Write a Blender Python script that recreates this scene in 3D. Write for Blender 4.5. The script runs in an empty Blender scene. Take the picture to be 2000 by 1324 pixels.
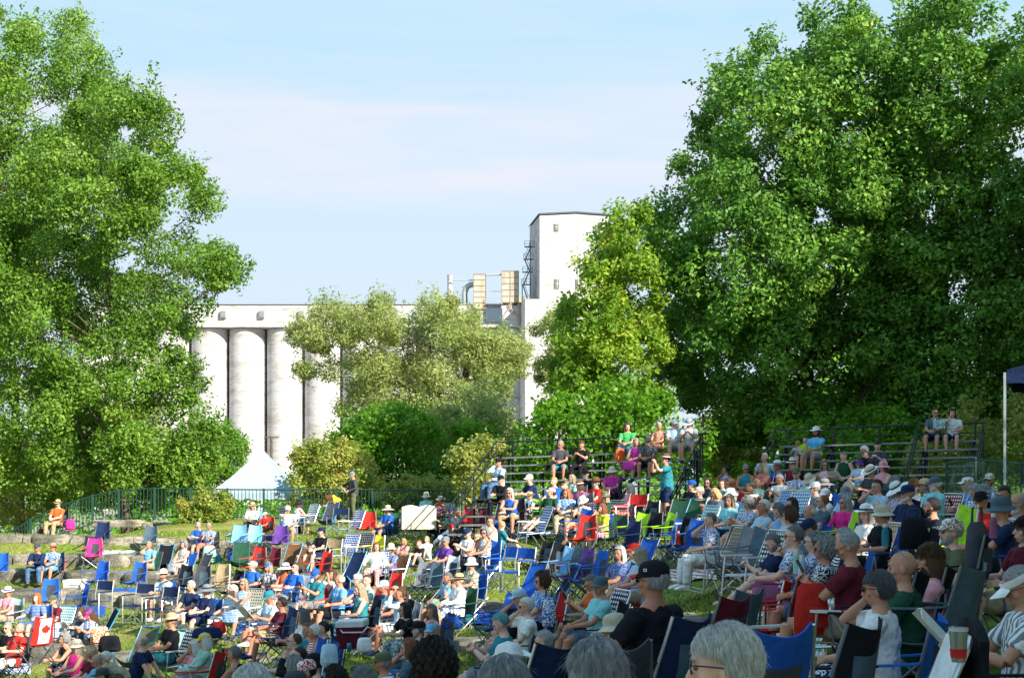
import bpy, math, random
import numpy as np
from mathutils import Vector, Matrix
random.seed(7); RNG = np.random.default_rng(11)
SC = bpy.context.scene; COL = SC.collection
F = 2857.0; HOR = 930.0; W = 2000.0; H_ = 1324.0
# ---------------------------------------------------------------- camera, light, exposure
cam = bpy.data.cameras.new('camera'); camo = bpy.data.objects.new('camera', cam); COL.objects.link(camo)
cam.sensor_width = 36; cam.lens = 36 * F / W; cam.shift_y = (HOR - H_ / 2) / W
camo.rotation_euler = (math.radians(90), 0, 0); camo.location = (0, 0, 0)
cam.clip_start = 0.1; cam.clip_end = 4000; SC.camera = camo
SUN_EL = math.radians(31); SUN_AZ = math.radians(44)      # azimuth to the right of straight behind the camera
SUND = Vector((math.sin(SUN_AZ) * math.cos(SUN_EL), -math.cos(SUN_AZ) * math.cos(SUN_EL), math.sin(SUN_EL)))
world = bpy.data.worlds.new('World'); SC.world = world; world.use_nodes = True
wn = world.node_tree.nodes; wl = world.node_tree.links; wn.clear()
wo = wn.new('ShaderNodeOutputWorld'); bg = wn.new('ShaderNodeBackground'); sky = wn.new('ShaderNodeTexSky')
sky.sky_type = 'NISHITA'; sky.sun_disc = False; sky.sun_elevation = SUN_EL
sky.sun_rotation = math.atan2(SUND.x, SUND.y); sky.air_density = 1.0; sky.dust_density = 0.25; sky.ozone_density = 1.6
tc = wn.new('ShaderNodeTexCoord'); mp = wn.new('ShaderNodeMapping'); mp.inputs['Scale'].default_value = (1.6, 1.6, 16)
nz = wn.new('ShaderNodeTexNoise'); nz.inputs['Scale'].default_value = 2.2; nz.inputs['Detail'].default_value = 9; nz.inputs['Roughness'].default_value = 0.62
nz.inputs['Distortion'].default_value = 0.6
sx = wn.new('ShaderNodeSeparateXYZ'); wl.new(tc.outputs['Generated'], mp.inputs['Vector']); wl.new(mp.outputs[0], nz.inputs['Vector'])
wl.new(tc.outputs['Generated'], sx.inputs[0])
band = wn.new('ShaderNodeValToRGB'); cr = band.color_ramp       # the veil of thin cloud lies between about 10 and 16 degrees up
cr.elements[0].position = 0.0; cr.elements[0].color = (0.0,) * 3 + (1,)
cr.elements[1].position = 0.175; cr.elements[1].color = (0.0,) * 3 + (1,)
for p, v in ((0.192, .95), (0.238, .95), (0.262, .45), (0.33, .35), (0.6, 0.1)):
    e = cr.elements.new(p); e.color = (v, v, v, 1)
wl.new(sx.outputs['Z'], band.inputs[0])
r2 = wn.new('ShaderNodeValToRGB'); r2.color_ramp.elements[0].position = 0.36; r2.color_ramp.elements[1].position = 0.66
wl.new(nz.outputs['Fac'], r2.inputs[0])
mu = wn.new('ShaderNodeMath'); mu.operation = 'MULTIPLY'
ad = wn.new('ShaderNodeMath'); ad.operation = 'MULTIPLY_ADD'; ad.inputs[1].default_value = .7; ad.inputs[2].default_value = .3
wl.new(r2.outputs[0], ad.inputs[0]); wl.new(ad.outputs[0], mu.inputs[0]); wl.new(band.outputs[0], mu.inputs[1])
mx = wn.new('ShaderNodeMixRGB'); mx.inputs['Color2'].default_value = (1.88, 1.93, 2.16, 1)
wl.new(mu.outputs[0], mx.inputs['Fac']); 
# thin summer haze: below some 35 degrees the sky pales to a fixed milky blue, overhead it stays mostly so, added fill that lifts the shadows
hz = wn.new('ShaderNodeValToRGB'); hc = hz.color_ramp; K_ = .2
for i_, (p_, c_) in enumerate([(0., (.315, .365, .41)), (.15, (.29, .355, .415)), (.2, (.275, .35, .415)), (.3, (.185, .325, .41)), (.45, (.15, .29, .39))]):
    e_ = hc.elements[i_] if i_ < 2 else hc.elements.new(p_)
    e_.position = p_; e_.color = tuple(v * .8 / .15 * K_ for v in c_) + (1,)
hm = wn.new('ShaderNodeVectorMath'); hm.operation = 'SCALE'; hm.inputs['Scale'].default_value = 1 / K_; wl.new(sx.outputs['Z'], hz.inputs[0]); wl.new(hz.outputs[0], hm.inputs[0])
hf = wn.new('ShaderNodeMapRange'); hf.inputs['From Min'].default_value = .42; hf.inputs['From Max'].default_value = .95; hf.inputs['To Max'].default_value = .15; wl.new(sx.outputs['Z'], hf.inputs[0])
hx = wn.new('ShaderNodeMixRGB'); wl.new(hf.outputs[0], hx.inputs['Fac']); wl.new(hm.outputs[0], hx.inputs['Color1']); wl.new(sky.outputs[0], hx.inputs['Color2'])
wl.new(hx.outputs[0], mx.inputs['Color1'])
wl.new(mx.outputs[0], bg.inputs['Color']); bg.inputs['Strength'].default_value = 0.15; wl.new(bg.outputs[0], wo.inputs[0])
sl = bpy.data.lights.new('sun', 'SUN'); sl.energy = 3.5; sl.angle = math.radians(0.5); sl.color = (1.0, 0.915, 0.78)
so = bpy.data.objects.new('sun', sl); COL.objects.link(so); so.rotation_euler = SUND.to_track_quat('Z', 'Y').to_euler()
SC.view_settings.view_transform = 'Standard'; SC.view_settings.look = 'None'; SC.view_settings.exposure = 1.6
SC.view_settings.gamma = 1; SC.cycles.max_bounces = 6; SC.cycles.transparent_max_bounces = 6
SC.cycles.use_fast_gi = False

# ---------------------------------------------------------------- helpers
def unp(px, py, D):
    return Vector(((px - 1000) * D / F, D, (HOR - py) * D / F))
class MB:
    def __init__(s): s.v = []; s.f = []
    def add(s, vs, fs):
        o = len(s.v); s.v += [tuple(v) for v in vs]; s.f += [tuple(i + o for i in f) for f in fs]; return s
    def box(s, c, d, R=None):
        vs = [Vector((x * d[0] / 2, y * d[1] / 2, z * d[2] / 2)) for x in (-1, 1) for y in (-1, 1) for z in (-1, 1)]
        if R is not None: vs = [R @ v for v in vs]
        c = Vector(c)
        return s.add([v + c for v in vs], [(0, 1, 3, 2), (4, 6, 7, 5), (0, 4, 5, 1), (2, 3, 7, 6), (0, 2, 6, 4), (1, 5, 7, 3)])
    def loft(s, pts, rads, n=10, side=None, cap=True):
        pts = [Vector(p) for p in pts]; m = len(pts); vs = []
        ref = Vector(side) if side is not None else None
        a = None
        for i, p in enumerate(pts):
            t = (pts[min(i + 1, m - 1)] - pts[max(i - 1, 0)])
            if t.length < 1e-9: t = Vector((0, 0, 1))
            t.normalize()
            if a is None:
                r0 = ref if ref is not None else (Vector((1, 0, 0)) if abs(t.x) < .8 else Vector((0, 1, 0)))
                a = r0 - t * r0.dot(t)
            elif ref is not None: a = ref - t * ref.dot(t)
            else: a = a - t * a.dot(t)
            if a.length < 1e-6: a = t.orthogonal()
            a.normalize(); b = t.cross(a)
            r = rads[i] if isinstance(rads, (list, tuple)) else rads
            ra, rb = r if isinstance(r, tuple) else (r, r)
            for k in range(n):
                th = 2 * math.pi * k / n; vs.append(p + a * (ra * math.cos(th)) + b * (rb * math.sin(th)))
        fs = [(i * n + k, i * n + (k + 1) % n, (i + 1) * n + (k + 1) % n, (i + 1) * n + k) for i in range(m - 1) for k in range(n)]
        if cap: fs += [tuple(range(n - 1, -1, -1)), tuple(range((m - 1) * n, m * n))]
        return s.add(vs, fs)
    def tube(s, pts, r=.01, n=6): return s.loft(pts, r, n)
    def ball(s, c, r, R=None, n=12, m=8):
        c = Vector(c); r = r if isinstance(r, (tuple, list)) else (r, r, r); vs = []; 
        for i in range(m + 1):
            ph = math.pi * i / m
            for k in range(n):
                th = 2 * math.pi * k / n
                v = Vector((r[0] * math.sin(ph) * math.cos(th), r[1] * math.sin(ph) * math.sin(th), r[2] * math.cos(ph)))
                vs.append((R @ v if R is not None else v) + c)
        fs = [(i * n + k, (i + 1) * n + k, (i + 1) * n + (k + 1) % n, i * n + (k + 1) % n) for i in range(m) for k in range(n)]
        return s.add(vs, fs)
    def panel(s, fn, nu, nv, th=.006):
        """a cloth sheet fn(u,v)->Vector with thickness"""
        P = [[Vector(fn(i / nu, j / nv)) for j in range(nv + 1)] for i in range(nu + 1)]
        top = []; bot = []
        for i in range(nu + 1):
            for j in range(nv + 1):
                du = P[min(i + 1, nu)][j] - P[max(i - 1, 0)][j]; dv = P[i][min(j + 1, nv)] - P[i][max(j - 1, 0)]
                n = du.cross(dv); n = n.normalized() if n.length > 1e-9 else Vector((0, 0, 1))
                top.append(P[i][j] + n * th / 2); bot.append(P[i][j] - n * th / 2)
        k = (nu + 1) * (nv + 1); id_ = lambda i, j: i * (nv + 1) + j; fs = []
        for i in range(nu):
            for j in range(nv):
                q = (id_(i, j), id_(i + 1, j), id_(i + 1, j + 1), id_(i, j + 1)); fs.append(q); fs.append(tuple(x + k for x in reversed(q)))
        edge = [id_(i, 0) for i in range(nu + 1)] + [id_(nu, j) for j in range(1, nv + 1)] + [id_(i, nv) for i in range(nu - 1, -1, -1)] + [id_(0, j) for j in range(nv - 1, 0, -1)]
        for a, b in zip(edge, edge[1:] + edge[:1]): fs.append((b, a, a + k, b + k))
        return s.add(top + bot, fs)
    def mesh(s, name, smooth=True):
        me = bpy.data.meshes.new(name); me.from_pydata(s.v, [], s.f); me.validate(); me.update()
        me.materials.append(None)
        if smooth: me.polygons.foreach_set('use_smooth', [True] * len(me.polygons)); me.set_sharp_from_angle(angle=0.75)
        return me
def npmesh(name, V, Fq, smooth=False):
    me = bpy.data.meshes.new(name); V = np.asarray(V, np.float32); Fq = np.asarray(Fq, np.int32); n, k = Fq.shape
    me.vertices.add(len(V)); me.vertices.foreach_set('co', V.ravel()); me.loops.add(n * k); me.loops.foreach_set('vertex_index', Fq.ravel())
    me.polygons.add(n); me.polygons.foreach_set('loop_start', np.arange(0, n * k, k, dtype=np.int32))
    me.polygons.foreach_set('loop_total', np.full(n, k, np.int32)); me.update(calc_edges=True); me.materials.append(None)
    if smooth: me.polygons.foreach_set('use_smooth', np.ones(n, bool))
    return me
def put(name, me, mat=None, parent=None, M=None):
    if isinstance(me, MB): me = me.mesh(name)
    o = bpy.data.objects.new(name, me); COL.objects.link(o)
    if parent is not None: o.parent = parent
    if M is not None: o.matrix_local = M
    if mat is not None:
        o.material_slots[0].link = 'OBJECT'; o.material_slots[0].material = mat
    return o
def tag(o, label=None, cat=None, group=None, kind=None):
    if label:
        for x, y in ((' folding', ''), ('long-sleeved', 'long'), (' wide', ''), (' patterned', ''), ('the person in', 'one in'), (' camp chair', ' chair'), (' ash-blond', ' blond'), ('ponytailed', 'tied'), (', hands', ''), (' short', ''), (' pale', ''), (' wide sun hat', ' hat'), ('t-shirt', 'top'), (' sling chair', ' sling'), (' close to ', ' by '), (' in front of ', ' before '), (' bobbed', ''), (' curly', ''), (' tied', '')):
            if len(label.split()) > 16: label = label.replace(x, y)
        o['label'] = label
    if cat: o['category'] = cat
    if group: o['group'] = group
    if kind: o['kind'] = kind
    return o
def empty(name, M=None):
    o = bpy.data.objects.new(name, None); COL.objects.link(o); o.empty_display_size = .1
    if M is not None: o.matrix_world = M
    return o
def flat_shade(me): me.polygons.foreach_set('use_smooth', [False] * len(me.polygons)); return me

# ---------------------------------------------------------------- materials
CLR = dict(black=(.012, .013, .018), navy=(.014, .028, .085), blue=(.02, .12, .5), royal=(.015, .09, .42), teal=(.03, .22, .28), sky=(.18, .42, .68),
    light=(.42, .58, .72), white=(.78, .78, .78), cream=(.68, .62, .5), grey=(.2, .22, .25), dgrey=(.06, .065, .08), slate=(.08, .13, .17), red=(.55, .03, .025),
    orange=(.75, .14, .03), salmon=(.6, .2, .16), pink=(.72, .32, .38), hotpink=(.75, .03, .25), magenta=(.5, .04, .32), maroon=(.13, .015, .03), purple=(.13, .05, .3),
    green=(.07, .42, .12), dgreen=(.02, .075, .045), olive=(.12, .13, .07), lime=(.35, .62, .03), mint=(.32, .55, .48), yellow=(.78, .5, .04), tan=(.42, .31, .18),
    straw=(.62, .44, .22), brown=(.16, .08, .035), khaki=(.4, .34, .24), jeans=(.07, .15, .28), gold=(.5, .3, .08), camo=(.3, .2, .1), silver=(.6, .62, .65), beige=(.55, .48, .38),
    aqua=(.25, .62, .68), mauve=(.3, .1, .2))
HAIRC = dict(grey=(.3, .3, .31), white=(.68, .67, .64), dgrey=(.13, .13, .14), brown=(.09, .045, .022), dark=(.02, .013, .01), black=(.01, .008, .009), blond=(.5, .34, .15),
    ash=(.36, .29, .2), ginger=(.42, .13, .035), auburn=(.22, .07, .025), bluegreen=(.1, .3, .32))
SKIN = dict(a=(.62, .33, .24), b=(.52, .26, .17), c=(.68, .4, .31), d=(.36, .17, .1), e=(.46, .2, .13))
_M = {}
def nodes(name, rough=.8, spec=.3):
    m = bpy.data.materials.new(name); m.use_nodes = True; nt = m.node_tree; b = nt.nodes['Principled BSDF']
    b.inputs['Roughness'].default_value = rough; b.inputs['Specular IOR Level'].default_value = spec; return m, nt, b
def N(nt, t, **k):
    n = nt.nodes.new(t)
    for a, v in k.items():
        if a in n.inputs: n.inputs[a].default_value = v
        else: setattr(n, a, v)
    return n
def ramp(nt, fac, stops, const=False):
    r = nt.nodes.new('ShaderNodeValToRGB'); nt.links.new(fac, r.inputs[0]); c = r.color_ramp
    if const: c.interpolation = 'CONSTANT'
    for i, (p, col) in enumerate(stops):
        e = c.elements[i] if i < 2 else c.elements.new(p)
        e.position = p; e.color = tuple(col) + (1,)
    return r.outputs[0]
def bump(nt, b, h, s=.3, d=.02):
    n = N(nt, 'ShaderNodeBump', Strength=s, Distance=d); nt.links.new(h, n.inputs['Height']); nt.links.new(n.outputs[0], b.inputs['Normal'])
def objc(nt, scale=(1, 1, 1), rot=(0, 0, 0)):
    t = nt.nodes.new('ShaderNodeTexCoord'); m = nt.nodes.new('ShaderNodeMapping'); m.inputs['Scale'].default_value = scale; m.inputs['Rotation'].default_value = rot
    nt.links.new(t.outputs['Object'], m.inputs[0]); return m.outputs[0]
def mul(c, k): return tuple(min(1, x * k) for x in c)
def plain(name, col, rough=.6, metal=0, spec=.4, var=.12, scale=6):
    key = ('p', name)
    if key in _M: return _M[key]
    m, nt, b = nodes(name, rough, spec); b.inputs['Metallic'].default_value = metal
    n = N(nt, 'ShaderNodeTexNoise', Scale=scale, Detail=5.0); nt.links.new(objc(nt), n.inputs['Vector'])
    nt.links.new(ramp(nt, n.outputs['Fac'], [(.3, mul(col, 1 - var)), (.7, mul(col, 1 + var))]), b.inputs['Base Color']); _M[key] = m; return m
PAT2 = {'red': 'white', 'blue': 'white', 'navy': 'white', 'sky': 'white', 'white': 'blue', 'light': 'blue', 'teal': 'white', 'black': 'grey', 'pink': 'white', 'purple': 'sky', 'green': 'yellow', 'grey': 'white', 'magenta': 'pink',
        'orange': 'cream', 'maroon': 'grey', 'lime': 'yellow', 'cream': 'dgreen', 'beige': 'brown', 'brown': 'beige', 'tan': 'brown', 'mint': 'white'}
def cloth(col, pat=None):
    key = ('c', col, pat)
    if key in _M: return _M[key]
    c = CLR[col]; m, nt, b = nodes(f'{col} {pat or "plain"} cloth', .9, .15); L = nt.links
    n = N(nt, 'ShaderNodeTexNoise', Scale=9.0, Detail=4.0); L.new(objc(nt), n.inputs['Vector'])
    base = ramp(nt, n.outputs['Fac'], [(.3, mul(c, .82)), (.7, mul(c, 1.15))])
    c2 = CLR[PAT2.get(col, 'white')]
    if pat == 'print':
        v = N(nt, 'ShaderNodeTexNoise', Scale=26.0, Detail=2.0, Roughness=.5); L.new(objc(nt), v.inputs['Vector'])
        base = ramp(nt, v.outputs['Fac'], [(0, c), (.47, c2), (.57, mul(c, .6)), (.64, c)], True)
    elif pat in ('stripe', 'vstripe'):
        wv = N(nt, 'ShaderNodeTexWave', Scale=9.0, Distortion=.6); wv.bands_direction = 'Z' if pat == 'stripe' else 'X'; L.new(objc(nt), wv.inputs['Vector'])
        base = ramp(nt, wv.outputs['Fac'], [(0, c2), (.5, c)], True)
    elif pat == 'check':
        w1 = N(nt, 'ShaderNodeTexWave', Scale=9.0); w1.bands_direction = 'Z'; w2 = N(nt, 'ShaderNodeTexWave', Scale=9.0); w2.bands_direction = 'X'
        co = objc(nt); L.new(co, w1.inputs[0]); L.new(co, w2.inputs[0]); a = N(nt, 'ShaderNodeMath', operation='ADD'); L.new(w1.outputs['Fac'], a.inputs[0]); L.new(w2.outputs['Fac'], a.inputs[1])
        h = N(nt, 'ShaderNodeMath', operation='MULTIPLY'); h.inputs[1].default_value = .5; L.new(a.outputs[0], h.inputs[0])
        base = ramp(nt, h.outputs[0], [(.25, c2), (.6, c)])
    elif pat == 'dye':
        g = N(nt, 'ShaderNodeTexNoise', Scale=7.0, Distortion=1.0); L.new(objc(nt), g.inputs[0])
        s = nt.nodes.new('ShaderNodeSeparateXYZ'); L.new(objc(nt), s.inputs[0]); a = N(nt, 'ShaderNodeMath', operation='MULTIPLY_ADD'); a.inputs[1].default_value = .25; L.new(g.outputs['Fac'], a.inputs[0]); L.new(s.outputs['Z'], a.inputs[2])
        base = ramp(nt, a.outputs[0], [(.6, (.8, .15, .02)), (.68, (.8, .65, .03)), (.76, (.1, .5, .4)), (.9, (.05, .3, .7)), (1.0, (.15, .5, .75))])
    elif pat == 'web':       # woven straps with gaps read as dark squares
        w1 = N(nt, 'ShaderNodeTexWave', Scale=5.2); w1.bands_direction = 'Z'; w2 = N(nt, 'ShaderNodeTexWave', Scale=5.2); w2.bands_direction = 'X'
        co = objc(nt); L.new(co, w1.inputs[0]); L.new(co, w2.inputs[0]); a = N(nt, 'ShaderNodeMath', operation='ADD'); L.new(w1.outputs['Fac'], a.inputs[0]); L.new(w2.outputs['Fac'], a.inputs[1])
        h = N(nt, 'ShaderNodeMath', operation='MULTIPLY'); h.inputs[1].default_value = .5; L.new(a.outputs[0], h.inputs[0])
        base = ramp(nt, h.outputs[0], [(.12, (.03, .04, .04)), (.2, c), (.5, mul(c, .7)), (.72, c2)])
    L.new(base, b.inputs['Base Color']); f = N(nt, 'ShaderNodeTexNoise', Scale=14.0, Detail=3.0); L.new(objc(nt), f.inputs[0])
    bump(nt, b, f.outputs['Fac'], .5, .03)
    _M[key] = m; return m
def hairm(col):
    key = ('h', col)
    if key in _M: return _M[key]
    c = HAIRC[col]; m, nt, b = nodes(f'{col} hair', .55, .35); L = nt.links
    n = N(nt, 'ShaderNodeTexNoise', Scale=9.0, Detail=6.0, Roughness=.7); L.new(objc(nt, (9, 9, 2)), n.inputs['Vector'])
    L.new(ramp(nt, n.outputs['Fac'], [(.3, mul(c, .45)), (.55, c), (.72, mul(c, 1.5))]), b.inputs['Base Color']); bump(nt, b, n.outputs['Fac'], .8, .02)
    _M[key] = m; return m
def skinm(k):
    key = ('s', k)
    if key in _M: return _M[key]
    c = SKIN[k]; m, nt, b = nodes(f'skin {k}', .55, .35); L = nt.links
    n = N(nt, 'ShaderNodeTexNoise', Scale=12.0, Detail=5.0); L.new(objc(nt), n.inputs['Vector'])
    L.new(ramp(nt, n.outputs['Fac'], [(.3, mul(c, .85)), (.7, tuple(min(1, x * y) for x, y in zip(c, (1.12, 1.08, 1.08))))]), b.inputs['Base Color'])
    b.inputs['Subsurface Weight'].default_value = .12; b.inputs['Subsurface Radius'].default_value = (.02, .008, .004); b.inputs['Subsurface Scale'].default_value = .3
    _M[key] = m; return m
ALU = plain('brushed aluminium tube', (.6, .61, .63), .35, .9); STEEL = plain('grey painted steel', (.12, .13, .15), .45, .3); BLK = plain('black plastic', (.015, .016, .018), .4)
WHT = plain('white plastic', (.7, .71, .7), .4); TEALF = plain('blue enamel tube', (.05, .28, .5), .35)

# ---------------------------------------------------------------- terrain
DC = [3, 6, 9, 12, 15, 18, 22, 26, 30, 34, 38, 43, 45, 47, 55, 60, 75, 120]
PC = [-200, 0, 400, 700, 1000, 1300, 1600, 2000]
ZT = np.array([
 [-1.6, -2.2, -3.0, -3.8, -4.3, -4.6, -4.7, -4.55, -4.35, -4.2, -3.95, -3.45, -3.2, -2.32, -4.2, -4.6, -5.2, -6.5],
 [-1.6, -2.2, -3.0, -3.8, -4.3, -4.6, -4.7, -4.55, -4.35, -4.2, -3.95, -3.45, -3.1, -2.32, -3.7, -4.2, -5, -6.5],
 [-1.6, -2.0, -2.8, -3.5, -3.95, -4.1, -4.07, -4.03, -3.85, -3.7, -3.6, -3.3, -2.95, -2.35, -2.2, -2.4, -4.5, -6.5],
 [-1.6, -1.9, -2.3, -2.8, -3.2, -3.55, -3.6, -3.5, -3.38, -3.2, -2.95, -2.6, -2.5, -2.3, -2.15, -2.35, -4.5, -6.5],
 [-1.6, -1.75, -2.1, -2.5, -2.8, -2.9, -2.9, -2.85, -2.5, -2.1, -1.95, -1.95, -1.95, -1.95, -2.0, -2.3, -4.5, -6.5],
 [-1.6, -1.65, -1.75, -1.95, -2.1, -2.2, -1.9, -1.75, -1.62, -1.6, -1.6, -1.7, -1.7, -1.75, -2.0, -2.3, -4.5, -6.5],
 [-1.6, -1.62, -1.7, -1.8, -1.78, -1.74, -1.67, -1.53, -1.45, -1.45, -1.5, -1.6, -1.7, -1.75, -2.0, -2.3, -4.5, -6.5],
 [-1.6, -1.6, -1.55, -1.5, -1.5, -1.45, -1.38, -1.35, -1.35, -1.4, -1.5, -1.6, -1.7, -1.75, -2.0, -2.3, -4.5, -6.5]])
ZT = ZT + np.minimum(np.array(DC), 60) * (HOR - 900) / F
def stretch(D):      # distances read too short on the right-hand side of the photograph are drawn out again
    D = np.asarray(D, float); return np.interp(D, [0, 4.8, 7, 20, 26, 32, 36, 45, 55, 400], [1, 1.04, 1.24, 1.27, 1.25, 1.2, 1.15, 1.08, 1.04, 1.0])
_T = []
for _i, _w in enumerate([0, 0, .1, .3, .8, 1, 1, 1]):
    _s = 1 + (stretch(DC) - 1) * _w; _D2 = np.array(DC) * _s; _z2 = (ZT[_i] + 1.2) * _s - 1.2; _T.append(np.interp(DC, _D2, _z2))
ZT = np.array(_T)
def fixD(px, D): w = float(np.interp(px, [0, 400, 700, 1000, 1300], [.15, .2, .3, .9, 1])); return D * (1 + (float(stretch(D)) - 1) * w)
BUMPS = []      # (X, Y, dz): local corrections under people whose distance was read from the photograph
def tz0(X, Y):
    X = np.asarray(X, float); Y = np.asarray(Y, float); D = np.clip(Y, 3, 119.9); px = np.clip(1000 + F * X / np.maximum(Y, 3), PC[0], PC[-1] - .01)
    j = np.clip(np.searchsorted(DC, D, side='right') - 1, 0, len(DC) - 2); i = np.clip(np.searchsorted(PC, px, side='right') - 1, 0, len(PC) - 2)
    dc = np.array(DC, float); pc = np.array(PC, float); t = (D - dc[j]) / (dc[j + 1] - dc[j]); u = (px - pc[i]) / (pc[i + 1] - pc[i]); u = u * u * (3 - 2 * u)
    a = ZT[i, j] * (1 - t) + ZT[i, j + 1] * t; b = ZT[i + 1, j] * (1 - t) + ZT[i + 1, j + 1] * t; return a * (1 - u) + b * u
def terrain(X, Y):
    X = np.asarray(X, float); Y = np.asarray(Y, float); z = tz0(X, Y)
    if BUMPS:
        num = np.zeros_like(z); den = np.full_like(z, .35)
        for bx, by, dz in BUMPS:
            w = np.exp(-((X - bx) ** 2 + (Y - by) ** 2) / (2 * .62 ** 2)); num = num + w * dz; den = den + w
        z = z + num / den * 1.0
    return z
def solveD(px, py, Hh, lo=12., hi=58.):
    """distance at which something Hh tall standing on the ground has its top at pixel (px, py), far side first"""
    Ds = np.arange(hi, lo, -.05); X = (px - 1000) * Ds / F; row = HOR - (tz0(X, Ds) + Hh) * F / Ds; s = row - py
    k = np.where(s[:-1] * s[1:] <= 0)[0]
    return float(Ds[k[0]]) if len(k) else float(Ds[np.argmin(np.abs(s))])
def ghit(px, py, up=0., lo=4., hi=58.):
    D = solveD(px, py, up, lo, hi); X = (px - 1000) * D / F; return Vector((X, D, float(tz0(X, D))))
# ---------------------------------------------------------------- people
def V(*a): return Vector(a)
def ik(a, t, l1, l2, hint):
    a = Vector(a); t = Vector(t); d = t - a; L = min(d.length, (l1 + l2) * .995); dn = d.normalized(); t = a + dn * L
    x = (l1 * l1 - l2 * l2 + L * L) / (2 * L); h = math.sqrt(max(l1 * l1 - x * x, 0)); hv = Vector(hint); hv = hv - dn * hv.dot(dn)
    return a + dn * x + hv.normalized() * h, t
# pose: hip height, lean back (deg), head pitch down, hand targets (x right, y fwd, z), elbow hint, feet targets, knee hint
PO = dict(
 lap=(.47, 8, 5, [(-.07, .36, .63), (.08, .35, .63)], [(-.13, .5, .08), (.13, .52, .08)]),
 cross=(.47, 10, 0, [(.13, .2, .83), (-.13, .23, .8)], [(-.12, .55, .08), (.12, .5, .08)]),
 chin=(.47, 2, 8, [(-.1, .35, .63), (.05, .11, 1.03)], [(-.13, .48, .08), (.13, .5, .08)]),
 phone=(.47, 8, 32, [(-.05, .32, .82), (.06, .32, .82)], [(-.13, .5, .08), (.13, .52, .08)]),
 read=(.47, 6, 28, [(-.13, .36, .76), (.13, .36, .76)], [(-.12, .52, .08), (.14, .5, .08)]),
 lean=(.47, -24, 4, [(-.05, .56, .68), (.06, .55, .66)], [(-.16, .42, .08), (.16, .44, .08)]),
 legx=(.47, 12, 2, [(-.08, .34, .66), (.1, .32, .68)], [(-.1, .5, .08), (-.05, .62, .44)]),
 recl=(.40, 26, -12, [(-.3, .22, .62), (.3, .22, .62)], [(-.12, .78, .08), (.1, .82, .08)]),
 arms=(.47, 12, 0, [(-.28, .28, .66), (.28, .28, .66)], [(-.16, .5, .08), (.14, .55, .08)]),
 cam=(.47, 4, -4, [(-.07, .2, 1.1), (.07, .2, 1.1)], [(-.13, .5, .08), (.13, .52, .08)]),
 ground=(.13, 0, 4, [(-.08, .42, .42), (.08, .42, .4)], [(-.11, .46, .06), (.12, .5, .06)]),
 back=(.13, 28, -8, [(-.24, -.42, .06), (.24, -.42, .06)], [(-.12, .7, .06), (.1, .82, .06)]),
 stand=(.93, 0, 6, [(-.08, .28, 1.08), (.1, .28, 1.05)], [(-.11, .02, .08), (.12, .05, .08)]),
 standdown=(.93, 0, 28, [(-.16, .22, 1.02), (.1, .3, 1.08)], [(-.11, .02, .08), (.12, .05, .08)]),
 standcam=(.93, -2, -2, [(-.06, .34, 1.5), (.08, .34, 1.48)], [(-.11, .02, .08), (.12, .05, .08)]),
 bend=(.9, -72, 20, [(-.12, .75, .75), (.12, .7, .7)], [(-.11, 0, .08), (.12, .05, .08)]),
 hips=(.93, 0, 0, [(-.22, .05, 1.0), (.22, .05, 1.0)], [(-.13, .02, .08), (.12, .05, .08)]),
)
STANDING = ('stand', 'standdown', 'standcam', 'bend', 'hips')
def skel(pose, hv):
    hz, lean, hp, hands, feet = PO[pose]; L = math.radians(lean); S = {}
    d = V(0, -math.sin(L), math.cos(L)); P = V(0, 0, hz); S['P'] = P; S['d'] = d
    # the spine rolls forward a little at the top
    d2 = V(0, -math.sin(L * .55 - .05), math.cos(L * .55 - .05)); S['sp'] = [P - d * .07, P, P + d * .17, P + d * .2 + d2 * .15, P + d * .2 + d2 * .25, P + d * .2 + d2 * .3]
    if pose == 'bend': d2 = d; S['sp'] = [P - V(0, 0, .07), P, P + d * .17, P + d * .35, P + d * .45, P + d * .5]
    sh = P + d * .2 + d2 * .24; N0 = S['sp'][-1]
    d3 = V(0, .12 + .3 * max(0, math.sin(math.radians(hp))) - .35 * math.sin(L * .4), 1).normalized() if pose != 'bend' else V(0, .8, -.35).normalized()
    hc = N0 + d3 * .138; S['N'] = N0; S['hc'] = hc; S['d3'] = d3
    yaw = {0: 0, 1: 28, 2: -28}[hv]; HM = Matrix.Rotation(math.radians(-yaw), 4, 'Z') @ Matrix.Rotation(math.radians(-hp if pose != 'bend' else -95), 4, 'X')
    S['HM'] = Matrix.Translation(hc) @ HM; S['top'] = hc + HM @ V(0, 0, .118) if pose != 'bend' else hc + V(0, 0, .1)
    S['arm'] = []; S['leg'] = []
    for sd, (ht, ft) in zip((-1, 1), zip(hands, feet)):
        s0 = sh + V(sd * .175, 0, -.01); up = V(sd * .8, -.4, -.9)
        if pose in ('cam', 'standcam', 'chin'): up = V(sd * .7, .3, -1)
        if pose == 'back': up = V(sd * .3, -1, .1)
        e, w = ik(s0, ht, .285, .25, up); S['arm'].append((s0, e, w, sd))
        h0 = P + V(sd * .095, .02, -.01); kh = V(sd * .12, .5, 1) if pose not in STANDING else V(0, 1, 0)
        if pose == 'legx' and sd == 1: kh = V(.9, .3, .5)
        k, a = ik(h0, ft, .43, .41, kh); S['leg'].append((h0, k, a, sd))
    return S
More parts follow.
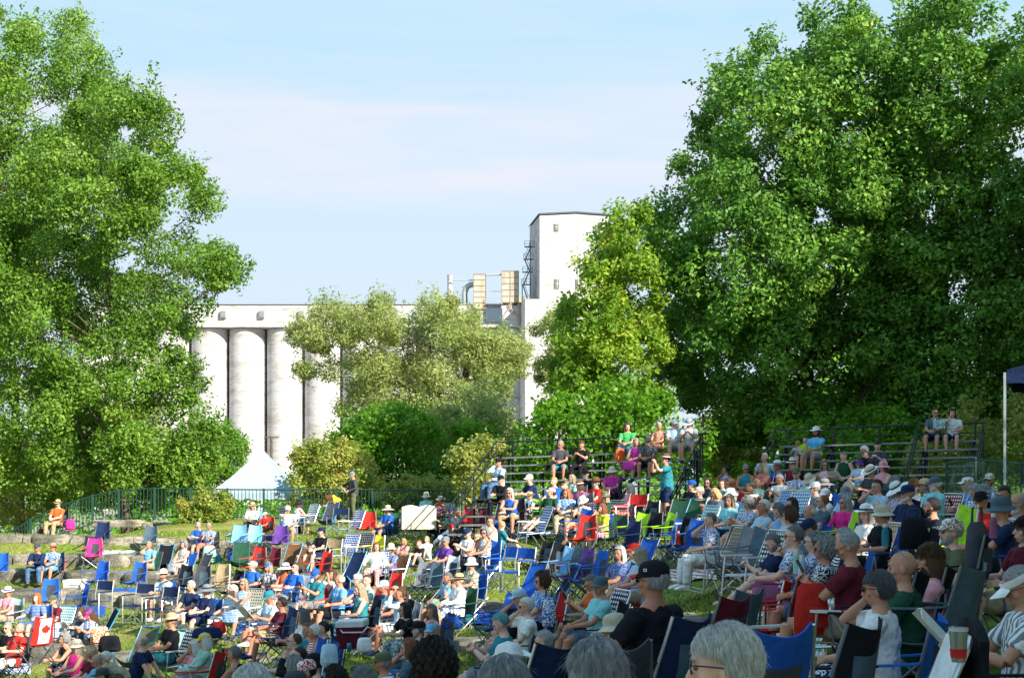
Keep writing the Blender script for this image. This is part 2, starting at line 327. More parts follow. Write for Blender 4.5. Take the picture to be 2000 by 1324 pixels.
def hand(mb, e, w, sd, k=1.):
    f = (w - e).normalized(); n = V(-sd * .9, 0, -.35); n = (n - f * n.dot(f)).normalized(); s = f.cross(n) ; s.normalize()
    mb.loft([w - f * .01, w + f * .03, w + f * .085], [(.024, .018), (.036, .015), (.038, .012)], 8, s)
    for q, ln in zip((-.029, -.0098, .0098, .029), (.068, .08, .076, .058)):
        b = w + f * .078 + s * q; m1 = b + (f * .8 + n * .45 + s * q * 2) .normalized() * ln * .55; m2 = m1 + (f * .25 + n * .95).normalized() * ln * .5
        mb.loft([b - f * .01, b, m1, m2], [.0095, .0095, .0088, .007], 6)
    b = w + f * .022 + s * (.03 if sd > 0 else -.03); t = (s if sd > 0 else -s)
    m1 = b + (f * .6 + t * .7 + n * .3).normalized() * .035; mb.loft([b - t * .01, b, m1, m1 + (f * .9 + n * .5).normalized() * .03], [.013, .012, .0105, .008], 6)
def foot(mb, k, a, gr=0., nm='foot'):
    f = V(0, 1, 0); c = (a - k).normalized()
    fz = -.045
    mb.loft([a + V(0, -.06, fz - .0 + gr), a + V(0, -.02, fz + .015), a + V(0, .07, fz + .005), a + V(0, .15, fz - .012), a + V(0, .185, fz - .02)],
            [(.03, .03), (.036 + gr, .046), (.042 + gr, .036), (.045 + gr, .024), (.03, .014)], 10, (1, 0, 0))
_C = {}
def rem(mb, name, vox, sm=3, wr=0):
    me = mb.mesh(name); o = bpy.data.objects.new(name, me); COL.objects.link(o)
    r = o.modifiers.new('r', 'REMESH'); r.mode = 'VOXEL'; r.voxel_size = vox; r.use_smooth_shade = True
    if sm: s = o.modifiers.new('s', 'SMOOTH'); s.factor = .5; s.iterations = sm
    if wr:
        t = bpy.data.textures.get('folds') or bpy.data.textures.new('folds', 'CLOUDS'); t.noise_scale = .07; t.noise_depth = 2
        dd = o.modifiers.new('d', 'DISPLACE'); dd.texture = t; dd.strength = wr; dd.mid_level = .45; dd.texture_coords = 'LOCAL'
    dg = bpy.context.evaluated_depsgraph_get(); n = bpy.data.meshes.new_from_object(o.evaluated_get(dg)); n.name = name
    n.polygons.foreach_set('use_smooth', [True] * len(n.polygons))
    bpy.data.objects.remove(o); bpy.data.meshes.remove(me)
    if not n.materials: n.materials.append(None)
    return n
def headgeo(mb, S, fine):
    HM = S['HM']; R = HM.to_3x3(); h = lambda x, y, z: HM @ V(x, y, z)
    mb.ball(h(0, -.012, .022), (.076, .094, .096), R, 18, 12); mb.ball(h(0, .022, -.045), (.058, .066, .068), R, 14, 10); mb.ball(h(0, .05, -.088), (.026, .022, .02), R)
    mb.ball(h(0, .02, .0), (.066, .07, .075), R, 14, 10)
    mb.loft([h(0, .078, .022), h(0, .094, -.005), h(0, .104, -.022), h(0, .088, -.032)], [.008, .011, .015, .009], 8)
    mb.ball(h(0, .078, .034), (.05, .014, .011), R); 
    for sd in (-1, 1):
        mb.ball(h(sd * .077, -.012, -.012), (.008, .02, .032), R); mb.ball(h(sd * .045, .052, -.022), (.022, .02, .02), R)
    mb.ball(h(0, .082, -.058), (.024, .012, .008), R)
    mb.loft([S['N'] - S['d3'] * .08, S['N'], S['hc'] - S['d3'] * .06], [.062, .055, .056], 12)
def body(pose, hv, fine=False):
    key = ('body', pose, hv, fine)
    if key in _C: return _C[key]
    S = skel(pose, hv); mb = MB()
    mb.loft(S['sp'] + [S['N'] + S['d3'] * .03], [(.13, .1), (.155, .115), (.13, .1), (.155, .11), (.15, .085), (.1, .065), (.055, .055)], 16, (1, 0, 0))
    headgeo(mb, S, fine)
    for s0, e, w, sd in S['arm']:
        mb.loft([s0 - V(sd * .03, 0, 0), s0, s0.lerp(e, .4), e], [.05, .055, .047, .038], 10); mb.loft([e, e.lerp(w, .3), w], [.038, .04, .025], 10); hand(mb, e, w, sd)
    for h0, k, a, sd in S['leg']:
        mb.loft([h0, h0.lerp(k, .5), k], [.088, .078, .055], 12); mb.loft([k, k.lerp(a, .3), k.lerp(a, .8), a - (a - k).normalized() * -.01], [.055, .058, .036, .036], 12); foot(mb, k, a)
    _C[key] = (rem(mb, 'body', .0065 if fine else .0105, 2), S); return _C[key]
def shirt(pose, kind, fat=1.):
    key = ('shirt', pose, kind, fat)
    if key in _C: return _C[key]
    S = skel(pose, 0); mb = MB(); g = .014; f = fat
    sp = S['sp']; mb.loft([sp[0] - S['d'] * .03] + sp[1:5] + [sp[5] - S['d3'] * .0], [(.165 * f, .125 * f + (f - 1) * .1), (.172 * f, .135 * f + (f - 1) * .2), (.152 * f, .122 * f + (f - 1) * .25), (.175, .13), (.165 if kind != 'k' else .13, .1), (.075, .07)], 18, (1, 0, 0))
    for s0, e, w, sd in S['arm']:
        if kind == 't': q = s0.lerp(e, .66); mb.loft([s0 - V(sd * .05, 0, 0), s0, q, q + (e - s0).normalized() * .004], [.062, .072, .064, .05], 12)
        elif kind == 'l': mb.loft([s0 - V(sd * .05, 0, 0), s0, s0.lerp(e, .5), e, e.lerp(w, .5), e.lerp(w, .93)], [.062, .07, .062, .052, .046, .036], 12)
    if kind == 'd':
        (h1, k1, _, _), (h2, k2, _, _) = S['leg']; hm = (h1 + h2) / 2; km = (k1 + k2) / 2; c = (km - hm).normalized()
        dn = V(0, 0, -1) if pose not in STANDING else V(0, .1, -1)
        mb.loft([S['P'] - V(0, .02, 0), hm.lerp(km, .5), km + c * .03, km + c * .06 + dn * .16], [(.19, .13), (.2, .11), (.2, .085), (.2, .05)], 16, (1, 0, 0))
    _C[key] = rem(mb, 'shirt', .0125, 2, .03); return _C[key]
def legs(pose, kind):
    key = ('legs', pose, kind)
    if key in _C: return _C[key]
    S = skel(pose, 0); mb = MB(); P = S['P']
    mb.loft([P - S['d'] * .09, P, P + S['d'] * .09], [(.15, .12), (.168, .128), (.155, .118)], 16, (1, 0, 0))
    for h0, k, a, sd in S['leg']:
        if kind == 's': mb.loft([h0, h0.lerp(k, .5), h0.lerp(k, .86), h0.lerp(k, .875)], [.098, .096, .088, .06], 14)
        else: mb.loft([h0, h0.lerp(k, .5), k], [.098, .092, .074], 14); mb.loft([k, k.lerp(a, .5), k.lerp(a, .93)], [.074, .066, .055], 14)
    _C[key] = rem(mb, 'trousers', .0125, 2, .028); return _C[key]
def shoe(pose, i):
    key = ('shoe', pose, i)
    if key in _C: return _C[key]
    h0, k, a, sd = skel(pose, 0)['leg'][i]; mb = MB(); foot(mb, k, a, .009)
    mb.box(a + V(0, .055, -.072), (.08, .25, .022)); _C[key] = rem(mb, 'shoe', .009, 2); return _C[key]
def hairmesh(style):
    key = ('hair', style)
    if key in _C: return _C[key]
    mb = MB(); n, m = 44, 30; rn = random.Random(len(style) + ord(style[0])); ctr = V(0, -.014, .024); vs = []; keep = []
    puff = dict(s=.006, m=.016, l=.016, c=.03, b=.006, r=.002, p=.008, u=.008).get(style, .01)
    ph = [rn.random() * 6 for _ in range(9)]
    for i in range(m + 1):
        t = math.pi * i / m
        for j in range(n):
            a = 2 * math.pi * j / n; d = V(math.sin(t) * math.cos(a), math.sin(t) * math.sin(a), math.cos(t))
            w = math.sin(7 * a + ph[0] + 3 * t) * .3 + math.sin(13 * a + ph[1] - 4 * t) * .25 + math.sin(9 * t + ph[2] + 2 * a) * .25 + math.sin(23 * a + 5 * t) * .15
            if style == 'c': w = math.sin(17 * a + 11 * t) * .5 + math.sin(13 * t - 15 * a + 1) * .5
            r = 1 + puff * (1 + .7 * w) / .09
            vs.append(ctr + V(d.x * .079 * r, d.y * .097 * r, d.z * .1 * r)); keep.append(d)
    def hair(d):
        if style == 'r': return d.z < .42 and d.z > -.5 and d.y < .12 - .25 * d.z
        if style == 'b': return (d.z > -.5 and d.y < .0) and d.z < .8 or (abs(d.x) > .5 and d.z > -.1 and d.y < .2)
        low = -.62 if style in 'sbpu' else -.95
        if d.y < .05: return d.z > low
        side = abs(d.x) > .62 and style in 'mlc'
        return d.z > (.30 + .42 * d.y) or (side and d.z > -.6 and d.y < .5)
    fs = []
    for i in range(m):
        for j in range(n):
            q = (i * n + j, (i + 1) * n + j, (i + 1) * n + (j + 1) % n, i * n + (j + 1) % n)
            c = sum((keep[x] for x in q), Vector()) / 4
            if hair(c): fs.append(q)
    mb.add(vs, fs)
    if style in 'ml':          # curtain over ears and nape
        down = -.13 if style == 'm' else -.27; K = 26
        def cur(u, v):
            a = math.radians(200 + (-135 + 270 * u) - 200 + 270 + 0); # centred on the back
            a = math.radians(270 + (-118 + 236 * u)); rr = 1 + .12 * math.sin(v * 3.1) + .05 * math.sin(u * 40) * v + (.1 * v if style == 'm' else 0)
            return V(.084 * rr * math.cos(a), -.012 + .1 * rr * math.sin(a) - (.03 * v if style == 'l' else 0), .03 + (down - .03) * v + .008 * math.sin(u * 55))
        mb.panel(cur, K, 8, .02)
    if style == 'p': mb.loft([V(0, -.1, .05), V(0, -.135, .055), V(0, -.155, .0), V(0, -.15, -.1), V(0, -.135, -.16)], [.015, .026, .03, .022, .006], 10)
    if style == 'u': mb.ball((0, -.125, .05), (.04, .035, .038))
    me = mb.mesh('hair'); _C[key] = me; return me
def strandmesh(style, seed, cnt=2600, wild=.012, ln=.11):
    rs = np.random.default_rng(seed); mb_v = []; mb_f = []
    for s in range(cnt):
        a = rs.uniform(0, 2 * math.pi); u = rs.uniform(-.5 if style != 'c' else -.6, 1); st = math.sqrt(1 - u * u); d = V(st * math.cos(a), st * math.sin(a), u)
        if d.y > .05 and d.z < .32 + .4 * d.y: continue
        p = V(0, -.014, .024) + V(d.x * .083, d.y * .101, d.z * .104)
        part = V(.35, .0, 0); t = (d - V(.2, .25, .9)); t = (t - d * t.dot(d)); t = t.normalized() if t.length > 1e-3 else V(0, -1, 0)
        pts = []; v = t * 1.0 + d * .1; ph = rs.uniform(0, 6)
        for k in range(7):
            pts.append(p.copy()); c = (p - V(0, -.014, .024)); 
            e = V(c.x / .083, c.y / .101, c.z / .104).length
            v = v + V(*rs.normal(0, .07, 3)) + V(0, 0, -.12)
            if style == 'c': v = v + V(math.sin(ph + k * 2.1), math.cos(ph + k * 1.7), math.sin(k * 1.9 + ph)) * .8
            nn = V(c.x, c.y, c.z).normalized(); 
            if s % 45 == 0: v = v + nn * .05
            elif e < 1.03: v = v + nn * .3
            elif e > 1.09 + (0.15 if style == 'c' else 0): v = v - nn * .55
            v.normalize(); p = p + v * (ln / 7)
        wd = rs.uniform(.0007, .0015)
        o = len(mb_v)
        for k, q in enumerate(pts):
            nn = (q - V(0, -.014, .0)).normalized(); tt = (pts[min(k + 1, 6)] - pts[max(k - 1, 0)]).normalized(); b = tt.cross(nn).normalized() * wd * (1 - k / 8)
            mb_v += [q - b, q + nn * wd * .8, q + b]
        for k in range(6):
            x = o + k * 3; mb_f += [(x, x + 1, x + 4, x + 3), (x + 1, x + 2, x + 5, x + 4)]
    m = MB(); m.v = [tuple(v) for v in mb_v]; m.f = mb_f; return m.mesh('strands')
def hatmesh(t):
    key = ('hat', t)
    if key in _C: return _C[key]
    mb = MB(); band = None
    def dome(rx, ry, z0, z1, flat=.6):
        K = 20; vs = []; L = 7
        for i in range(L + 1):
            q = i / L; r = (1 - q ** 4) ** .5 if flat < 1 else 1; r = max(r, .02); z = z0 + (z1 - z0) * q
            for k in range(K): a = 2 * math.pi * k / K; vs.append(V(rx * r * math.cos(a), -.012 + ry * r * math.sin(a), z))
        mb.add(vs, [(i * K + k, i * K + (k + 1) % K, (i + 1) * K + (k + 1) % K, (i + 1) * K + k) for i in range(L) for k in range(K)])
    def brim(r0, r1, z0, dz, up=0.):
        K = 28; vs = []
        for s in (0, 1):
            for i in range(4):
                q = i / 3
                for k in range(K):
                    a = 2 * math.pi * k / K; r = r0 + (r1 - r0) * q; z = z0 + dz * q + up * abs(math.cos(a)) ** 2 * q + .004 * math.sin(3 * a + 1) * q - s * .005
                    vs.append(V(r * math.cos(a) * .94, -.012 + r * math.sin(a) * 1.08, z))
        f = []
        for s in (0, 1):
            for i in range(3):
                for k in range(K):
                    q = (s * 4 * K + i * K + k, s * 4 * K + i * K + (k + 1) % K, s * 4 * K + (i + 1) * K + (k + 1) % K, s * 4 * K + (i + 1) * K + k); f.append(q if s == 0 else q[::-1])
        f += [(3 * K + k, 3 * K + (k + 1) % K, 7 * K + (k + 1) % K, 7 * K + k) for k in range(K)]; mb.add(vs, f)
    if t == 'straw': dome(.088, .104, .045, .165); brim(.085, .165, .052, -.012, .02)
    elif t == 'sun': dome(.09, .107, .045, .16); brim(.085, .21, .055, -.045)
    elif t == 'cowboy': dome(.084, .104, .045, .18); brim(.085, .175, .052, -.01, .07)
    elif t == 'bucket': dome(.09, .107, .04, .15); brim(.088, .15, .045, -.05)
    elif t == 'cap' or t == 'bandana':
        dome(.0865, .105, .03, .138)
        if t == 'cap': mb.panel(lambda u, v: V((u - .5) * .15 * (1 - .25 * v * v), .07 + .02 * math.cos((u - .5) * 3) + v * .085 * math.cos((u - .5) * 2.2), .05 - v * .018 - .05 * (u - .5) ** 2 * 4 * .4), 8, 4, .006)
    elif t == 'visor':
        mb.loft([V(.089 * math.cos(a), -.012 + .107 * math.sin(a), .055) for a in np.linspace(0, 2 * math.pi, 25)], [(.022, .004)] * 25, 6, (0, 0, 1))
        mb.panel(lambda u, v: V((u - .5) * .17 * (1 - .25 * v * v), .07 + .02 * math.cos((u - .5) * 3) + v * .095 * math.cos((u - .5) * 2.2), .05 - v * .022 - .02 * (u - .5) ** 2 * 4), 8, 4, .006)
    me = mb.mesh('hat')
    bm = MB()
    if t in ('straw', 'sun', 'cowboy'):
        K = 20; vs = [V(.0905 * 1.01 * math.cos(2 * math.pi * k / K), -.012 + .1075 * 1.0 * math.sin(2 * math.pi * k / K), z) for z in (.056, .082) for k in range(K)]
        bm.add(vs, [(k, (k + 1) % K, K + (k + 1) % K, K + k) for k in range(K)]); band = bm.mesh('hat_band')
    _C[key] = (me, band); return _C[key]
def glassesmesh(dark):
    key = ('gl', dark)
    if key in _C: return _C[key]
    mb = MB()
    for sd in (-1, 1):
        mb.tube([V(sd * .062, .082, .018), V(sd * .078, .05, .016), V(sd * .083, -.015, .006)], .0028, 5)
        if dark: mb.ball((sd * .032, .09, .01), (.027, .006, .02))
        else:
            K = 14; mb.tube([V(sd * .032 + .025 * math.cos(2 * math.pi * k / K), .092, .008 + .019 * math.sin(2 * math.pi * k / K)) for k in range(K + 1)], .0022, 5)
    mb.tube([V(-.01, .096, .014), V(.01, .096, .014)], .0025, 5); _C[key] = mb.mesh('glasses'); return _C[key]
def beardmesh():
    if 'beard' in _C: return _C['beard']
    mb = MB(); mb.ball((0, .045, -.088), (.05, .045, .04), None, 16, 10); mb.ball((-.045, .025, -.06), (.022, .038, .04)); mb.ball((.045, .025, -.06), (.022, .038, .04)); mb.ball((0, .088, -.045), (.03, .012, .009))
    _C['beard'] = rem(mb, 'beard', .006, 1, .01); return _C['beard']
def eyesmesh():
    if 'eyes' in _C: return _C['eyes']
    mb = MB(); mb.ball((-.032, .076, .008), (.013, .011, .0085)); mb.ball((.032, .076, .008), (.013, .011, .0085)); _C['eyes'] = mb.mesh('eyes'); return _C['eyes']
EYE = plain('eye', (.12, .09, .08), .2); LENS = plain('dark lens', (.01, .012, .02), .08, 0, .8); FRAME = plain('spectacle frame', (.03, .04, .08), .3)
LIP = plain('lips', (.42, .13, .11), .5)
def lipmesh():
    if 'lip' in _C: return _C['lip']
    mb = MB(); mb.ball((0, .0915, -.058), (.021, .006, .0055)); _C['lip'] = mb.mesh('mouth'); return _C['lip']
def browmesh():
    if 'brow' in _C: return _C['brow']
    mb = MB()
    for s in (-1, 1): mb.loft([V(s * .014, .092, .03), V(s * .032, .09, .036), V(s * .052, .076, .03)], [.0028, .0042, .0018], 6)
    _C['brow'] = mb.mesh('eyebrows'); return _C['brow']
def parsec(s):
    p = s.split('.'); return p[0], p[1] if len(p) > 1 else '', p[2] if len(p) > 2 else None
STAGE = (-22., 15.)
CN = dict(dgrey='dark grey', navy='navy', light='pale blue', sky='sky blue', royal='royal blue', hotpink='hot pink', dgreen='dark green', jeans='denim', slate='slate', aqua='aqua', salmon='salmon', mint='mint green', camo='camouflage')
cn = lambda c: CN.get(c, c)
PN = {'print': 'patterned', 'stripe': 'striped', 'vstripe': 'striped', 'check': 'checked', 'dye': 'tie-dye', None: ''}
HATN = dict(straw='straw hat', sun='sun hat', cowboy='cowboy hat', bucket='bucket hat', cap='cap', visor='visor', bandana='bandana')
HRN = dict(grey='grey', white='white', dgrey='dark grey', brown='brown', dark='dark', black='black', blond='blond', ash='ash-blond', ginger='ginger', auburn='auburn', bluegreen='blue-green')
STN = dict(s='short', m='bobbed', l='long', c='curly', b='thinning', r='balding', p='ponytailed', u='bun-tied', z='no')
SHN = dict(t='t-shirt', l='long-sleeved top', k='tank top', d='dress', j='jacket')
POSEN = dict(lap='hands in lap', cross='arms folded', chin='chin on hand', phone='looking down at hands', read='reading', lean='leaning forward', legx='legs crossed', recl='reclining', arms='arms on armrests', cam='hands raised to face',
             ground='sitting low with knees up', back='leaning back on hands', stand='standing', standdown='standing looking down', standcam='standing holding up a phone', bend='bending over', hips='standing')
PEOPLE = []
def hatphrase(p):
    if p['hat'] != '-':
        t, c = p['hat'].split(':'); return f"{cn(c)} {HATN[t]}" if not (c == 'straw' and t == 'straw') else 'straw hat'
    c, s, _ = parsec(p['hair'])
    if s == 'z': return 'shaved head'
    return 'bald head' if s == 'r' and c != 'z' else f"{STN[s]} {HRN[c]} hair"
def shirtphrase(p):
    c, k, pt = parsec(p['shirt']); return ' '.join(x for x in (PN[pt], 'tie-dye' if pt == 'dye' else cn(c), SHN[k]) if x).replace('tie-dye tie-dye', 'tie-dye')
def parse_people(txt):
    for ln in txt.strip().splitlines():
        t = ln.split()
        if not t or t[0].startswith('#'): continue
        p = dict(px=float(t[0]), py=float(t[1]), D=None if t[2] == '-' else float(t[2]), pose=t[3], sex=t[4], hat=t[5], hair=t[6], shirt=t[7], legs=t[8], chair=t[9], fl=t[10:])
        p['yaw'] = 0; p['beard'] = None; p['hold'] = None
        for f in p['fl']:
            if f.startswith('y'): p['yaw'] = float(f[1:])
            if f.startswith('b:'): p['beard'] = f[2:]
            if f.startswith('h:'): p['hold'] = f[2:]
        if p['D']: p['D'] = fixD(p['px'], p['D'])
        PEOPLE.append(p)
def place_people():
    for i, p in enumerate(PEOPLE):
        p['i'] = i; rr = random.Random(i * 31 + 5); p['rr'] = rr
        p['sc'] = {'m': 1.0, 'w': .94, 'c': .74, 'k': .6}[p['sex']] * (1 + rr.uniform(-.015, .015))
        if p['D'] is not None and p['D'] < 9.5: p['near'] = 1
        p['hv'] = 0 if p['D'] and p['D'] < 14 else rr.choice([0, 1, 2]) if p['pose'] in ('lap', 'cross', 'legx', 'arms', 'recl') else 0
        S = skel(p['pose'], p['hv']); top = S['top']; Hh = top.z * p['sc']
        D = p['D'] if p['D'] else solveD(p['px'], p['py'], Hh)
        hp = unp(p['px'], p['py'], D); fx, fy = STAGE[0] - hp.x, STAGE[1] - hp.y
        rz = math.atan2(-fx, fy) + math.radians(p['yaw'] + (rr.uniform(-10, 10) if p['yaw'] == 0 else 0)); p['rz'] = rz
        off = Matrix.Rotation(rz, 3, 'Z') @ (V(top.x, top.y, 0) * p['sc']); p['base'] = V(hp.x - off.x, hp.y - off.y, hp.z - Hh); p['Dd'] = D
        if p['chair'] != 'B' and 'float' not in p['fl']:
            BUMPS.append((p['base'].x, p['base'].y, float(p['base'].z - tz0(p['base'].x, p['base'].y))))
def build_person(p):
    rr = p['rr']; M = Matrix.Translation(p['base']) @ Matrix.Rotation(p['rz'], 4, 'Z') @ Matrix.Scale(p['sc'], 4)
    root = empty('person', M); pose, D = p['pose'], p['Dd']; fine = D < 12
    bm, S = body(pose, p['hv'], fine); sk = rr.choice('aabbcce'); 
    if 'dk' in p['fl']: sk = 'd'
    put('body', bm, skinm(sk), root)
    sc_, sk_, sp_ = parsec(p['shirt']); lc, lk, lp = parsec(p['legs']); fat = 1.16 if 'fat' in p['fl'] else (1.08 if p['sex'] == 'm' and rr.random() < .4 else 1.0)
    sh = put({'t': 'shirt', 'l': 'shirt', 'k': 'tank_top', 'd': 'dress'}.get(sk_, 'shirt'), shirt(pose, sk_, fat), cloth(sc_, sp_), root)
    if sk_ != 'd': put('shorts' if lk == 's' else 'trousers', legs(pose, lk), cloth(lc, lp), root)
    HM = S['HM']
    hc, hs, _ = parsec(p['hair'])
    if hs != 'z':
        h = put('hair', hairmesh(hs), hairm(hc), root, HM)
        if fine and p['hat'] == '-' and hs in 'smlcp': put('strands', strandmesh(hs, p['i'], 6500, ln=.13 if hs != 's' else .075), hairm(hc), h)
    if p['hat'] != '-':
        t, c = p['hat'].split(':'); hm, bnd = hatmesh(t); ho = put('hat', hm, cloth('straw' if c == 'straw' else c, 'print' if t == 'bandana' or c == 'camo' else None), root, HM @ Matrix.Rotation(math.radians(rr.uniform(-4, 6)), 4, 'X'))
        if bnd: put('hat_band', bnd, cloth(rr.choice(['black', 'navy', 'brown', 'white']) if 'rb' not in p['fl'] else 'red'), ho)
        if 'redbill' in p['fl']:
            q = MB(); q.panel(lambda u, v: V((u - .5) * .15 * (1 - .25 * v * v), .07 + .02 * math.cos((u - .5) * 3) + v * .087 * math.cos((u - .5) * 2.2), .054 - v * .018 - .05 * (u - .5) ** 2 * 4 * .4), 8, 4, .006)
            put('visor', q, cloth('red'), ho)
        if 'flag' in p['fl'] or 'redbill' in p['fl']:
            q = MB(); q.box((-.0885, -.012, .075), (.004, .026, .018)); put('badge', q, cloth('white'), ho)
            q = MB(); q.box((-.091, -.012, .075), (.002, .010, .010)); put('badge_mark', q, cloth('red' if 'flag' in p['fl'] else 'black'), ho)
    if 'g' in p['fl']: put('sunglasses', glassesmesh(True), LENS, root, HM)
    elif 'e' in p['fl']: put('eyeglasses', glassesmesh(False), FRAME, root, HM)
    if 'gup' in p['fl']: put('sunglasses', glassesmesh(True), LENS, root, HM @ Matrix.Translation(V(0, -.03, .075)) @ Matrix.Rotation(.75, 4, 'X'))
    if D < 30: put('eyes', eyesmesh(), EYE, root, HM); put('mouth', lipmesh(), LIP, root, HM)
    if D < 22: put('eyebrows', browmesh(), hairm(hc if hc not in ('white', 'bluegreen') else 'grey'), root, HM)
    if p['beard']: put('beard', beardmesh(), hairm(p['beard']), root, HM)
    if p['chair'] in ('B',) or D > 12:
        if 'bare' not in p['fl']:
            sm = cloth(rr.choice(['black', 'white', 'dgrey', 'navy', 'brown']))
            for i in (0, 1): put('shoe', shoe(pose, i), sm, root)
    if rr.random() < .6:      # the festival wristband
        s0, e, w, sd = S['arm'][rr.choice([0, 1])]; q = MB(); a = w - (w - e).normalized() * .035; q.loft([a - (w - e).normalized() * .008, a + (w - e).normalized() * .008], [.033, .031], 12)
        put('wristband', q, cloth('orange'), root)
    if 'text' in p['fl']:
        q = MB(); n = p['rr']
        for r, (w0, z) in enumerate(((.10, .88), (.13, .86), (.08, .84))):
            x = -w0 / 2 + .06
            while x < w0 / 2 + .06: k = n.uniform(.008, .02); q.box((x, -.205 + .0 * r, z), (k * .8, .004, .009)); x += k + .004
        put('print', q, cloth('white'), sh)
    return root
